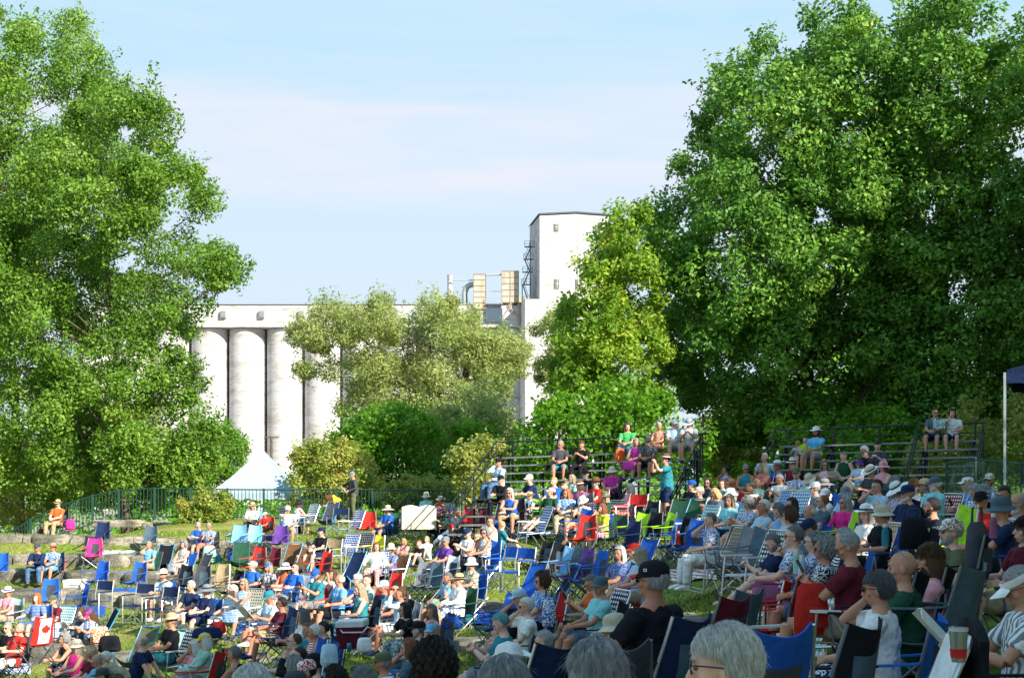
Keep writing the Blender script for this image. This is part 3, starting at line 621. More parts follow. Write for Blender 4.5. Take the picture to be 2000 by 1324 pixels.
CROWD = """
113 977 47.5 lap m straw:straw grey.s orange.t tan.p black.q
72 1062 - lean m cap:dgrey white.s navy.l jeans.p royal.q
103 1062 - lap w straw:tan brown.s light.t.print sky.s navy.q rb
290 1057 - chin w - ash.s sky.t tan.s dgreen.s
318 1113 - lean m straw:cream grey.s light.t white.s blue.d
385 1020 44.5 read m - grey.s blue.t dgrey.s - g
406 1022 44.3 phone w - grey.s light.t.print salmon.s olive.q
358 1056 - lap w - grey.c navy.d.vstripe navy.s royal.s
493 982 - lean w straw:straw white.m white.l black.p aqua.q y20
517 1000 - lap c cap:beige brown.s red.t black.s red.q
562 988 - chin m cap:white grey.s light.t khaki.s white.w y35
585 977 - lean w bucket:black brown.m navy.k.stripe jeans.s teal.w y150
604 1053 - ground m bucket:olive grey.s sky.t.check khaki.s -
627 1030 - lap m cap:navy dark.s black.t navy.s navy.s
640 968 49 bend w - brown.l yellow.t black.p -
685 922 49.5 standdown m cap:grey grey.s dgrey.l olive.p - h:paper y-40
757 988 - lap m sun:beige grey.s blue.t navy.s dgreen.q y-10
832 962 - lap m bucket:cream dark.s aqua.t jeans.p navy.s g
860 970 - chin w straw:cream brown.l red.k black.p blue.w
858 992 42 phone w straw:pink brown.s dgreen.t black.p black.q
888 995 41 recl w - brown.p grey.t.print white.p grey.q h:cup
880 1024 38 lap m cap:red brown.s navy.t jeans.p navy.q
909 1034 - phone m cap:navy grey.s white.t black.p grey.q
870 1048 - lap m cap:grey ginger.s purple.t tan.s black.q
888 1036 37 lap m - dark.s black.t black.p teal.q b:dark
788 1052 - ground c - blond.l pink.t tan.s -
833 1047 36 ground c - blond.p white.t light.s -
818 1055 35.5 ground c - ginger.s black.t grey.s -
735 1060 - arms w - auburn.m white.l red.p.check blue.w e y30
763 1062 35 lap m bucket:beige dark.s purple.t.check black.p brown.w b:brown
613 1114 - phone m cap:blue brown.s teal.t grey.s red.q b:brown h:phone
650 1113 - cam w - brown.l sky.t.print navy.s navy.q h:camera
663 1121 26.5 arms m - white.r sky.t black.s blue.q
697 1121 - lean m bandana:grey grey.s light.t olive.p tan.q e
717 1122 26.5 arms m - brown.s mint.t black.s red.q
700 1140 24 chin w - ash.l teal.k teal.p black.q
748 1134 25.5 lap m cap:light grey.s navy.t jeans.p navy.w
772 1138 24.5 lap m - black.s navy.t dgrey.s black.q g
782 1148 23 cam w - brown.p light.l white.s grey.q
788 1178 21.5 lean w - dark.m black.t.plain teal.p.print black.q e
873 1118 26 lap m - dgrey.s sky.t jeans.s navy.q b:dgrey
895 1122 24 lap w straw:straw white.s white.l white.p.print dgreen.q
920 1090 25.5 legx m bucket:white grey.s cream.t.print jeans.s royal.q
930 1077 27.5 legx w - white.l aqua.t khaki.s royal.s e
843 1172 22.5 phone w visor:green grey.s tan.t white.s navy.q
842 1182 20.5 lap w - dgrey.l pink.t white.s dgrey.q
816 1214 19 lap m cap:black dgrey.s navy.t jeans.p dgreen.q b:grey
843 1218 18 lap w cap:sky ash.l white.t khaki.s slate.q
795 1248 16 chin w - auburn.m slate.t black.p red.q
745 1275 15.5 lean m cap:olive grey.s white.t.stripe navy.s red.q
697 1306 12 phone w - dgrey.m tan.k black.p slate.q gup
650 1306 12.5 lap w - dark.c purple.t black.p navy.q
841 1260 6.4 lap w - dark.c navy.t black.p navy.q y-20
487 1304 6.6 lap w - white.m pink.t black.p - y-20
596 1290 13.5 lap w bandana:red dark.s maroon.t black.p blue.q
573 1312 13 lap m cap:dgrey grey.s olive.t black.p black.q
611 1277 16 lap m cap:black black.s black.t jeans.p blue.q
585 1264 17 cam w - black.s black.l black.p grey.q
573 1236 19.5 lean m - brown.b light.t jeans.s white.q e
612 1220 20 lap w - white.s red.k.stripe navy.s royal.q
629 1214 21 lap w - black.p aqua.t black.p blue.q
590 1190 22 lean w - dgrey.m white.t maroon.s blue.w
456 1262 18.5 lean w - dgrey.s black.k black.p - y-30
397 1238 22 lap w cap:yellow white.m mint.l grey.s black.q g
376 1252 23 chin w - white.m pink.t khaki.s navy.q
333 1200 25 lap m straw:straw grey.s black.t teal.s navy.w
279 1240 24 back m - grey.r navy.t khaki.p - y-40
372 1134 - lap m - white.s navy.t white.s sky.w
403 1143 - legx m sun:grey grey.s navy.t navy.s royal.q
454 1142 29 lap w - white.s sky.t.print white.p beige.q
475 1131 28.5 cross w - ash.m light.d.check light.p cream.w g y25
521 1156 26.5 read m cap:teal grey.s light.t khaki.s beige.w e h:paper
549 1166 25 legx m - dark.s maroon.t tan.s navy.q g
495 1096 - recl m cap:camo grey.s blue.t khaki.p black.q
524 1099 - arms w cap:blue ash.m navy.t.print black.p maroon.q
557 1101 - lap w sun:white brown.l orange.k dgrey.s magenta.q
579 1099 31 recl m - brown.s blue.t grey.s silver.w g
15 1147 - lap w straw:white grey.s pink.t khaki.s mint.q
72 1159 - arms w - ginger.m purple.t.stripe jeans.s blue.q
102 1163 33 chin m cap:olive grey.s maroon.t jeans.s aqua.w
155 1188 32 read w - brown.l dgrey.t black.s - h:book
170 1193 31.5 phone w cap:magenta brown.l white.t.print black.s teal.s
14 1215 29 lap m - grey.s black.t.plain black.s black.q g
40 1216 28 recl m - grey.r red.t cream.p dgrey.q
124 1237 27 lean w - grey.c black.k navy.s -
147 1250 26 lap w bucket:cream ash.l hotpink.k dgrey.s -
175 1264 25 lap w - ash.c maroon.t black.s -
183 1279 23.5 read m - grey.r sky.t khaki.s - e
205 1272 24.5 lap w - white.p salmon.t khaki.s - e
198 1305 21 ground m cap:dgrey dark.s navy.t tan.s -
227 1318 20 ground w - dgreen.z teal.t grey.s -
972 903 34.5 chin m cap:black dark.s light.l jeans.p B y-10
983 919 33.5 lean m cap:black dark.s black.l black.p B y10
1042 914 33 lean m cap:white grey.s navy.t jeans.s B y-20
1094 874 34.5 lap m - grey.s dgrey.t teal.s B g y35
1134 876 34.6 phone w - brown.p black.t black.p B h:phone y20
1143 918 33 lap m cap:black white.s black.t.plain navy.s black.q b:white
1163 934 31.5 legx m straw:brown grey.s red.t navy.p dgrey.q b:grey g
1131 940 31 lap w straw:brown brown.m mauve.t black.p grey.q
1116 928 32.5 chin w - ash.m mint.t white.s grey.q g
1081 932 32 lap m - blond.s blue.t khaki.s navy.q
1078 953 30.5 recl m cap:beige brown.s dgreen.t khaki.s green.q
1106 955 29.5 lap w - ginger.m light.t.print khaki.p navy.q g y30
1035 962 31 lap c straw:straw grey.s teal.t.print khaki.s lime.q
995 954 30 lean w - white.l blue.k khaki.s black.q g y25
1195 912 32 lap w bucket:cream ash.m magenta.t black.p dgreen.q g y30 fat
1230 946 29 legx w - white.m pink.l salmon.s navy.q g y-20
1180 960 29 lap w bucket:olive ash.l dgreen.t khaki.p dgreen.w
1135 971 29 phone w bucket:white brown.m cream.t tan.s blue.w
1175 984 27 chin w - auburn.m lime.t.print pink.s blue.q
983 995 - arms m cap:beige grey.s blue.t navy.s royal.w g y25
958 1009 28.5 ground w - brown.s white.k tan.s - g
982 1018 27.5 lap c - blond.s teal.t dgrey.s - y150
946 1031 27 lap w - grey.c grey.k.print black.p blue.q g
1224 832 35 lap w - brown.m green.t jeans.p B y28
1285 834 35.2 lap w - white.s orange.d.print khaki.s B y12
1318 827 35 lap m cap:white grey.s sky.t.check khaki.s B y40
1345 830 34.5 phone m straw:silver grey.s grey.t.check khaki.s B y35
1240 870 33.6 lap w - ash.m magenta.d magenta.s B y15
1264 865 33.5 lap m bucket:olive grey.s black.t.print black.s B b:white y30
1300 888 28 standcam m straw:brown brown.s teal.t navy.s - y-20 h:phone
1350 938 27.5 legx m cap:royal dark.s black.l black.p dgreen.q b:grey g
1365 951 26 lap m cap:beige grey.s tan.t black.p black.q e
1382 934 27.5 lap w - brown.l dgrey.t black.p navy.q g
1392 956 24.5 phone w - blond.m slate.t khaki.s grey.q g
1410 936 26.5 lap w - brown.l teal.t black.p black.q e
1426 936 25.7 lap w - auburn.m grey.t.plain black.p red.q g
1416 910 31 chin w - dark.u white.t.print navy.s black.q y-60
1457 907 28.5 lap w - grey.s teal.k khaki.s red.q g y30
1493 885 29.5 hips w - white.s light.t khaki.s - y10
1488 906 27.5 lean w - ash.m salmon.t black.p maroon.q
1479 937 25 lap c - blond.l mint.t white.s dgreen.q y30
1425 955 22.5 lap w bucket:white grey.m light.l black.p sky.q
1424 966 21 lap w - ash.m aqua.t navy.s aqua.w
1455 974 20 phone w - grey.c white.t.print khaki.s dgreen.q e
1472 966 20.5 arms w cap:white brown.l white.k navy.s grey.q g
1490 976 18.2 lap m - white.s light.t khaki.s slate.q
1515 986 17.6 phone w - dgrey.m sky.k black.p slate.w
1462 953 24 lap m straw:brown grey.s olive.t black.p black.q
1519 927 25 phone w - white.s white.t khaki.s beige.q e h:phone
1517 901 28 lean m straw:white grey.s blue.t navy.s -
1548 896 27.5 legx m straw:cream grey.s maroon.t black.p black.q b:grey g
1555 914 25.5 lap m cap:olive grey.s white.t.print khaki.s blue.w b:grey g
1577 928 24.5 phone w bucket:beige grey.s mint.t khaki.s dgreen.q
1590 942 23 lap m cap:white grey.s grey.t khaki.s navy.q g
1608 937 23.5 lap w sun:grey brown.s white.t navy.s blue.q g
1610 900 28 cross w - dgrey.m pink.k.print black.p slate.q g y35
1645 883 28 standdown w - ash.s dgreen.d dgreen.s - h:paper gup y10
1684 872 27.5 standdown m - white.s black.t.plain black.p - b:white e y-20
1677 899 27 lap c bucket:purple brown.m light.t jeans.s white.q
1697 912 23.5 read m straw:cream grey.s dgrey.t black.s slate.q h:book
1724 902 25.5 lap w bucket:pink brown.m pink.d pink.s grey.q
1713 858 30.5 phone m - dark.s dgrey.t jeans.p B y30
1591 824 30 lap m straw:white dark.l sky.t.dye grey.s B b:dark e y15
1571 847 30.2 lap c - dark.s lime.t black.s B y25
1556 855 30 phone k - blond.c blue.t.print red.s B y20
1825 797 31 lap m - dark.s slate.t navy.s B g y28 h:bag
1860 800 31 chin w - dark.l white.t navy.s B y35 bare
1711 937 19.5 chin m - dark.s light.t navy.s red.q e
1745 945 18.8 phone w sun:white brown.m white.k.vstripe navy.s black.q
1772 948 16.5 arms m cap:navy grey.s navy.t navy.s black.q b:white g fat
1784 938 20 lap m straw:brown dark.s white.t black.p grey.q
1804 938 20.5 lap m straw:straw grey.s dgreen.t black.p royal.q b:grey
1825 932 19.5 legx m cap:slate white.s aqua.t black.p red.w b:white fat
1820 972 15 arms m - black.s black.t black.p lime.q b:black
1888 933 19.5 lap w cap:white ash.m light.t.print dgrey.p blue.q g
1897 948 17.8 phone w - grey.m white.t.print navy.p black.q h:phone
1920 947 18.5 lap m bucket:grey grey.s olive.t black.p grey.q
1932 925 21 lap m cap:camo brown.s navy.t.print khaki.s black.q b:brown g
1915 961 15.3 lap m cap:black grey.s red.l olive.p black.q flag e
1955 951 17 phone w - dark.s red.t black.p slate.q e
1953 973 12 lean m bucket:slate grey.s navy.t black.s royal.q fat
1987 962 12.5 lap m - grey.r grey.t.check dgrey.s blue.q b:white e
1857 1014 10.8 arms m cap:camo grey.s olive.t black.p blue.q g b:grey
1690 988 15.2 lap w straw:white grey.m white.t khaki.s beige.w
1722 988 14.5 arms w bucket:beige dgrey.s black.t black.s blue.q
1650 968 18 arms w - grey.l hotpink.l black.p blue.q g
1606 966 19.2 legx m - auburn.b slate.t jeans.p navy.q g b:grey
1581 985 17.5 arms m - white.r aqua.t khaki.s royal.q
1611 955 21 lap w cap:white dgrey.s white.t.plain navy.s beige.w
1650 952 20.5 lap w bucket:grey grey.s light.t navy.s navy.q g
1545 973 19.5 lap w - dark.m navy.t black.p blue.q e
1540 993 16.6 lap w - brown.c light.t.plain khaki.s white.q
1549 1027 11.8 legx w - dgrey.s white.t.print mauve.s maroon.q g bare y-10
1571 1018 14.4 phone m cap:navy brown.s slate.t khaki.s black.q
1586 1038 12.2 lap w - dgrey.s white.t.print maroon.s navy.q g
1606 1050 11.2 lap w - grey.c navy.t.print jeans.s black.q g
1645 1033 13.2 lap w - grey.m navy.t.stripe khaki.s blue.q
1640 1043 9.3 phone m - grey.b maroon.t khaki.s tan.w h:phone e y-15
1757 1076 8.3 chin m - dgrey.z dgreen.t black.p black.q gup
1812 1064 9 lap w - brown.l pink.t black.p black.q
1709 1117 7.6 chin w - dgrey.s white.t navy.p.print blue.q g y-10
1405 1226 4.25 lap m - white.s mauve.t navy.p black.q e y14
1275 1098 7.2 arms m cap:black grey.s black.t.plain black.p navy.q g redbill text fat y-28
1197 1202 10.5 lap m bucket:beige white.s slate.t black.p lime.q b:white
1163 1234 12 lap w - grey.s light.t.plain white.s slate.q
1157 1257 4.7 lap w - grey.m grey.t black.p slate.q y-20
978 1289 5.2 lap w - grey.l slate.t black.p navy.q y-20
1060 1232 11.5 lap w - grey.u black.t.print black.p slate.q
990 1268 8.2 lap w cowboy:white white.s cream.t khaki.p slate.q
968 1200 13 phone w - bluegreen.s teal.t grey.s navy.q
1024 1167 15 chin w - white.s white.t.plain khaki.s black.q g
1012 1152 17 chin m cap:light grey.s navy.t khaki.s royal.q g
1056 1120 16 lap w - brown.c light.t.print black.p red.q g
1171 1127 14.5 lap m cap:slate grey.s aqua.t.plain slate.s black.q
1147 1125 15.6 phone w - dgrey.s orange.k black.s navy.w h:phone
1209 1067 18 lap w - white.m purple.t.print khaki.s blue.q
1238 1062 18.6 cross m cap:red grey.s mint.t.print khaki.s grey.q g
1247 1070 16.8 lap w - ash.l light.t.plain khaki.s red.q e
1385 1002 17.6 chin w - dgrey.s white.t.print white.p beige.w y-5
1974 1112 6.6 read w visor:white grey.s grey.t.vstripe navy.s black.q e h:paper y10
1500 1045 14.6 phone m - dgrey.s navy.t black.s slate.q b:dgrey
572 1284 16.5 lap w - grey.c mint.t khaki.s navy.q
600 1216 21.5 lean w - auburn.s teal.t black.p navy.q
2002 1010 9.6 arms w - dark.m maroon.t khaki.s slate.q y10
"""
parse_people(CROWD.replace('.plain', '').replace('dgreen.z', 'brown.m').replace(' white.q', ' silver.q'))
# ---------------------------------------------------------------- chairs
CHC = {}
def chair_meshes(kind):
    if kind in CHC: return CHC[kind]
    L = {}; w = .27
    if kind == 'q':          # folding quad camp chair
        L['seat'] = [MB().panel(lambda u, v: V((u - .5) * .5, -.2 + v * .44, .43 - .05 * math.sin(math.pi * u) - .02 * math.sin(math.pi * v) + .03 * (v > .9)), 8, 6, .008)]
        L['backrest'] = [MB().panel(lambda u, v: V((u - .5) * (.48 - .1 * v), -.2 - .12 * v-.065 * math.sin(math.pi * u) + .008 * math.sin(v * 9 + u * 4), .42 + v * (.54 - .05 * math.sin(math.pi * u))), 10, 8, .01)]
        L['back_panel'] = [MB().panel(lambda u, v: V((u - .5) * .24, -.2 - .12 * (.1 + v * .62) - .065 * math.sin(math.pi * (.25 + u * .5)) + .008 * math.sin((.1 + v * .62) * 9 + (.25 + u * .5) * 4), .42 + (.1 + v * .62) * (.54 - .05 * math.sin(math.pi * (.25 + u * .5)))), 6, 6, .022)]
        a = []
        for s in (-1, 1): a.append(MB().panel(lambda u, v, s=s: V(s * (w + .0) + (v - .5) * .06, -.26 + u * .54, .68 - .035 * u - .012 * math.sin(math.pi * u)), 6, 2, .012))
        L['armrest'] = a
        lg = []
        for s in (-1, 1):
            lg.append(MB().tube([V(s * w, .26, .0), V(s * w, -.24, .44), V(s * w * .98, -.27, .46)], .011)); lg.append(MB().tube([V(s * w, -.3, .0), V(s * w, .24, .43), V(s * w, .27, .62)], .011))
        lg.append(MB().tube([V(-w, .26, .02), V(w, .25, .42)], .01).tube([V(w, .26, .02), V(-w, .25, .42)], .01)); lg.append(MB().tube([V(-w, -.3, .02), V(w, -.22, .42)], .01).tube([V(w, -.3, .02), V(-w, -.22, .42)], .01))
        L['leg'] = lg
        L['back_post'] = [MB().tube([V(s * w * .98, -.19, .3), V(s * w * .97, -.24, .6), V(s * (w - .075), -.325, .95)], .011) for s in (-1, 1)]
    elif kind == 'w':        # webbed tubular lawn chair
        L['seat'] = [MB().panel(lambda u, v: V((u - .5) * .5, -.2 + v * .44, .4 - .03 * math.sin(math.pi * u)), 8, 6, .008)]
        L['backrest'] = [MB().panel(lambda u, v: V((u - .5) * .48, -.22 - .2 * v - .02 * math.sin(math.pi * u), .42 + v * .54), 8, 8, .008)]
        L['armrest'] = [MB().box((s * .3, .02, .645), (.055, .46, .022)) for s in (-1, 1)]
        L['frame'] = [MB().tube([V(-.26, -.2, .4), V(-.26, -.43, .94), V(-.23, -.445, .985), V(.23, -.445, .985), V(.26, -.43, .94), V(.26, -.2, .4)], .013)]
        L['leg'] = [MB().tube([V(s * .3, .26, .02), V(s * .3, .2, .63)], .0125).tube([V(s * .3, .24, .36), V(s * .29, -.22, .4)], .0125) for s in (-1, 1)] + [MB().tube([V(s * .3, -.34, .02), V(s * .3, .1, .63)], .0125) for s in (-1, 1)]
        L['foot_bar'] = [MB().tube([V(-.3, .26, .02), V(.3, .26, .02)], .0125), MB().tube([V(-.3, -.34, .02), V(.3, -.34, .02)], .0125)]
    elif kind == 's':        # low sling chair
        def sl(u, v):
            y = .3 - v * .72; z = .36 - .16 * math.sin(min(1, v * 1.9) * math.pi * .8) + (max(0, v - .42) ** 1.1) * 1.12
            return V((u - .5) * (.52 - .06 * v), y + .12 * (v - .5), z - .07 * math.sin(math.pi * u) * (1 - .4 * v))
        L['sling'] = [MB().panel(sl, 8, 14, .008)]
        L['frame'] = [MB().tube([sl(0, v / 10) for v in range(11)], .012), MB().tube([sl(1, v / 10) for v in range(11)], .012), MB().tube([sl(0, 1), sl(1, 1)], .012)]
        L['leg'] = [MB().tube([sl(u, .05), V((u - .5) * .4, -.25, .0)], .011) for u in (0, 1)] + [MB().tube([sl(u, .62), V((u - .5) * .4, .25, .0)], .011) for u in (0, 1)]
    else:                    # director style chair
        L['seat'] = [MB().panel(lambda u, v: V((u - .5) * .5, -.18 + v * .42, .45 - .03 * math.sin(math.pi * u)), 8, 5, .01)]
        L['backrest'] = [MB().panel(lambda u, v: V((u - .5) * .5, -.26 - .03 * v - .03 * math.sin(math.pi * u), .7 + v * .22), 8, 3, .012)]
        L['armrest'] = [MB().box((s * .28, 0, .68), (.05, .42, .025)) for s in (-1, 1)]
        L['leg'] = [MB().tube([V(s * .28, .22, .02), V(s * .28, .22, .64), V(s * .28, .18, .67)], .013) for s in (-1, 1)] + [MB().tube([V(s * .28, -.22, .02), V(s * .28, -.22, .6), V(s * .26, -.3, .94)], .013) for s in (-1, 1)]
        L['cross_brace'] = [MB().tube([V(-.27, .2, .04), V(.27, .2, .44)], .011).tube([V(.27, .2, .04), V(-.27, .2, .44)], .011), MB().tube([V(-.28, -.22, .03), V(-.28, .22, .03)], .012), MB().tube([V(.28, -.22, .03), V(.28, .22, .03)], .012)]
    CHC[kind] = {k: [m.mesh(k) for m in v] for k, v in L.items()}; return CHC[kind]
KN = dict(q='camp chair', w='lawn chair', s='sling chair', d='director chair')
def build_chair(M, spec, rr, label, group, plainback=False):
    p = spec.split('.'); col, kind, pat = p[0], p[1], (p[2] if len(p) > 2 else None)
    nm = dict(q='camp_chair', w='lawn_chair', s='sling_chair', d='director_chair')[kind]
    root = empty(nm, M); tag(root, label, 'chair', group); fab = cloth(col, pat if pat else ('web' if kind == 'w' and col not in ('tan', 'brown', 'silver') else None))
    metal = {'q': STEEL if rr.random() < .7 else ALU, 'w': ALU, 's': TEALF if rr.random() < .5 else STEEL, 'd': ALU}[kind]
    two = kind == 'q' and pat is None and rr.random() < .55; bkp = None
    for k, ms in chair_meshes(kind).items():
        if k == 'back_panel':
            if two and not plainback: put(k, ms[0], cloth('dgrey' if col not in ('dgrey', 'black', 'navy') else 'slate'), bkp)
            continue
        for me in ms:
            mt = fab if k in ('seat', 'backrest', 'sling') or (k == 'armrest' and kind == 'q') else ((WHT if kind == 'w' else cloth(col)) if k == 'armrest' else metal)
            o = put(k, me, mt, root)
            if k == 'backrest': bkp = o
    return root
# empty chairs: px py(top of the back) D(- = stands on the ground) spec yaw
EMPTY = """
472 1058 41.5 dgreen.s 30
575 1062 40 brown.s 10
600 1070 38.5 brown.s 0
290 1226 25.5 olive.s 20
428 1268 20 red.q -30
628 1246 19 royal.q 10
572 1186 24.5 navy.q 0
1000 1160 19 royal.q 10
1035 1166 18.4 navy.q 0
1050 1100 22.5 royal.s 10
1120 1104 21.5 navy.s -10
1268 1052 21.5 royal.s 10
955 1078 27.5 blue.q 10
700 1078 31.5 navy.s 0
5 1078 - blue.q 0
202 1018 - navy.q 10
186 1050 - hotpink.q 20
296 1026 - slate.q 0
203 1094 - royal.q -10
275 1096 - blue.q 0
100 1129 - blue.q 20
170 1140 - royal.q -30
207 1134 - navy.d 0
286 1140 - navy.d 10
224 1190 28.5 black.s -20
325 1064 - black.s 10
405 1082 - dgrey.s -20
365 1102 33.5 black.q 0
398 1103 33 dgrey.q 10
437 1102 - tan.q 0
468 1112 - black.q -10
336 1146 - navy.d 0
352 1232 26 mint.s 30
468 1024 43.5 sky.q 20
499 1024 43.5 aqua.q 15
550 1025 - purple.q 10
508 1068 - red.q 0
540 1068 - maroon.q -10
609 985 - teal.w -20
650 982 47 dgrey.s 0
667 992 46 navy.d 10
698 996 - blue.w -20
722 998 - red.q 10
775 1000 44 dgreen.q 30
684 1042 - royal.w 0
711 1040 - black.w 10
742 1045 - lime.q.vstripe -10
655 1053 37 tan.d 0
640 1076 - red.q -10
918 986 - red.q.plain 0
950 986 - maroon.q -10
775 1118 29 red.q 0
832 1096 - grey.q 10
855 1096 28.5 slate.q 0
886 1084 - silver.q 0
985 984 32 black.q 20
1019 982 31 navy.q 10
1062 990 28 blue.w -20
975 1052 - royal.q 0
1003 1068 25 blue.d 0
1030 1070 24.5 royal.d 10
1070 1056 - black.q 0
1096 1060 23.5 black.q 20
1113 1066 22.5 sky.q 0
1136 1066 22 slate.q 10
1150 1071 21.5 purple.q 0
1178 1073 20.5 blue.q 0
1149 1004 26 red.q 20
1147 992 27.5 royal.q 0
1212 1003 26 dgreen.q 10
1240 1014 24 navy.q 0
1249 966 27.5 red.d 10
1276 977 26.5 black.q 0
1258 1000 25 lime.q 10
1282 999 24.5 black.q 0
1312 1000 24 lime.q -10
1330 1012 23 blue.q 0
1330 976 25.5 dgreen.s 20
1362 976 25 dgreen.s 10
1345 1010 22 black.q 0
1363 1012 21 royal.q 10
1381 988 22.5 aqua.w 0
1414 988 22 aqua.w 0
1428 1027 18 brown.w 0
1461 1027 16.8 grey.q 0
1486 1029 16 slate.q 5
1502 1036 15.5 dgreen.w 10
1531 958 22 light.w 0
1556 958 21.6 sky.w 10
1676 998 17 lime.q 0
1680 1013 16 beige.w 0
1889 985 14 lime.q 10
1825 1030 12.5 black.q 0
1528 1130 11.5 red.q -10
1560 1118 11.2 red.q -15
1586 1150 10 mint.w 30
1432 1163 9.8 maroon.q -40
1460 1150 10.5 slate.q -40
1512 1222 5.6 royal.q -40
1790 1112 8.4 black.q -12
1842 1104 9. black.q -8
1908 1042 9.5 black.q 0
1895 1102 8 slate.q -30
1090 1252 7.4 navy.q -38
1205 1252 6.4 dgrey.q -42
1680 1212 6.4 black.q -22
"""
place_people()
# ---------------------------------------------------------------- ground
def axis(segs):
    out = []
    for a, b, st in segs: out += list(np.arange(a, b, st))
    return np.array(out + [segs[-1][1]])
XS = axis([(-900, -200, 100), (-200, -60, 20), (-60, -24, 4), (-24, 16, .28), (16, 60, 4), (60, 200, 20), (200, 900, 100)])
YS = axis([(-60, 0, 6), (0, 3, 1), (3, 60, .28), (60, 120, 4), (120, 400, 35), (400, 2400, 250)])
GX, GY = np.meshgrid(XS, YS, indexing='ij'); GZ = terrain(GX, GY)
far = GY > 119; GZ[far] = np.maximum(-6.5, -6.5)
nb = np.sin(GX * 2.3 + np.sin(GY * 1.7)) * np.sin(GY * 2.9 + 1.3) * .015; GZ = GZ + np.where((GY > 3) & (GY < 60), nb, 0)
nx, ny = GX.shape; idx = np.arange(nx * ny).reshape(nx, ny)
FQ = np.stack([idx[:-1, :-1], idx[1:, :-1], idx[1:, 1:], idx[:-1, 1:]], -1).reshape(-1, 4)
gm, nt, b = nodes('lawn', .95, .1); L = nt.links; co = nt.nodes.new('ShaderNodeNewGeometry')
def noise(nt, co, s, d=5., r=.6):
    n = N(nt, 'ShaderNodeTexNoise', Scale=s, Detail=d, Roughness=r); nt.links.new(co, n.inputs['Vector']); return n.outputs['Fac']
n1 = noise(nt, co.outputs['Position'], .35); n2 = noise(nt, co.outputs['Position'], 9., 8., .75)
g1 = ramp(nt, n2, [(.32, (.05, .08, .012)), (.5, (.15, .21, .03)), (.68, (.3, .34, .07))]); g2 = ramp(nt, n2, [(.3, (.22, .19, .05)), (.7, (.44, .41, .14))])
mxx = N(nt, 'ShaderNodeMixRGB'); L.new(ramp(nt, n1, [(.48, (0, 0, 0)), (.66, (1, 1, 1))]), mxx.inputs[0]); L.new(g1, mxx.inputs[1]); L.new(g2, mxx.inputs[2])
se = nt.nodes.new('ShaderNodeSeparateXYZ'); L.new(co.outputs['Position'], se.inputs[0]); cmp_ = N(nt, 'ShaderNodeMapRange'); cmp_.inputs['From Min'].default_value = 58; cmp_.inputs['From Max'].default_value = 61
L.new(se.outputs['Y'], cmp_.inputs[0]); mg = N(nt, 'ShaderNodeMixRGB'); L.new(cmp_.outputs[0], mg.inputs[0]); L.new(mxx.outputs[0], mg.inputs[1]); L.new(ramp(nt, n2, [(.3, (.22, .2, .17)), (.7, (.38, .35, .3))]), mg.inputs[2])
L.new(mg.outputs[0], b.inputs['Base Color']); bump(nt, b, n2, .8, .08)
tag(put('lawn', npmesh('lawn', np.stack([GX, GY, GZ], -1).reshape(-1, 3), FQ, True), gm), kind='structure')
# grass blades on the open ground nearest the camera
rs = np.random.default_rng(3); n = 90000; gy = rs.uniform(8, 50, n) ; gx = (rs.uniform(-40, 1900, n) - 1000) * gy / F; gz = terrain(gx, gy)
hh = rs.uniform(.03, .085, n); an = rs.uniform(0, math.pi, n); wd = .006 + .00035 * gy; bx = np.cos(an) * wd; by = np.sin(an) * wd; lx = rs.normal(0, .025, n); ly = rs.normal(0, .025, n)
GV = np.stack([np.stack([gx - bx, gy - by, gz - .01], -1), np.stack([gx + bx, gy + by, gz - .01], -1), np.stack([gx + lx, gy + ly, gz + hh], -1)], 1).reshape(-1, 3)
gr = plain('grass blade', (.15, .22, .035), .8, 0, .2, .6, 3); tag(put('grass', npmesh('grass', GV, np.arange(3 * n).reshape(-1, 3)), gr), kind='stuff', label='short patchy green grass between the chairs and stone ledges', cat='grass')
# ---------------------------------------------------------------- stone ledges
st, nt, b = nodes('limestone', .92, .2); co = objc(nt)
s1 = noise(nt, co, 1.1); s2 = noise(nt, co, 14., 9., .75); s3 = noise(nt, objc(nt, (1, 1, 7)), 1.6, 6., .7)
ca = ramp(nt, s2, [(.3, (.14, .13, .1)), (.5, (.42, .39, .32)), (.7, (.6, .56, .47))]); cb = ramp(nt, s1, [(.42, (.25, .26, .24)), (.62, (1, .97, .9))]); cc = ramp(nt, s3, [(.4, (.3, .28, .25)), (.56, (1, 1, 1))])
m1 = N(nt, 'ShaderNodeMixRGB', blend_type='MULTIPLY'); m1.inputs[0].default_value = .8; nt.links.new(ca, m1.inputs[1]); nt.links.new(cb, m1.inputs[2])
m2 = N(nt, 'ShaderNodeMixRGB', blend_type='MULTIPLY'); m2.inputs[0].default_value = .6; nt.links.new(m1.outputs[0], m2.inputs[1]); nt.links.new(cc, m2.inputs[2])
nt.links.new(m2.outputs[0], b.inputs['Base Color']); bump(nt, b, s2, .9, .06)
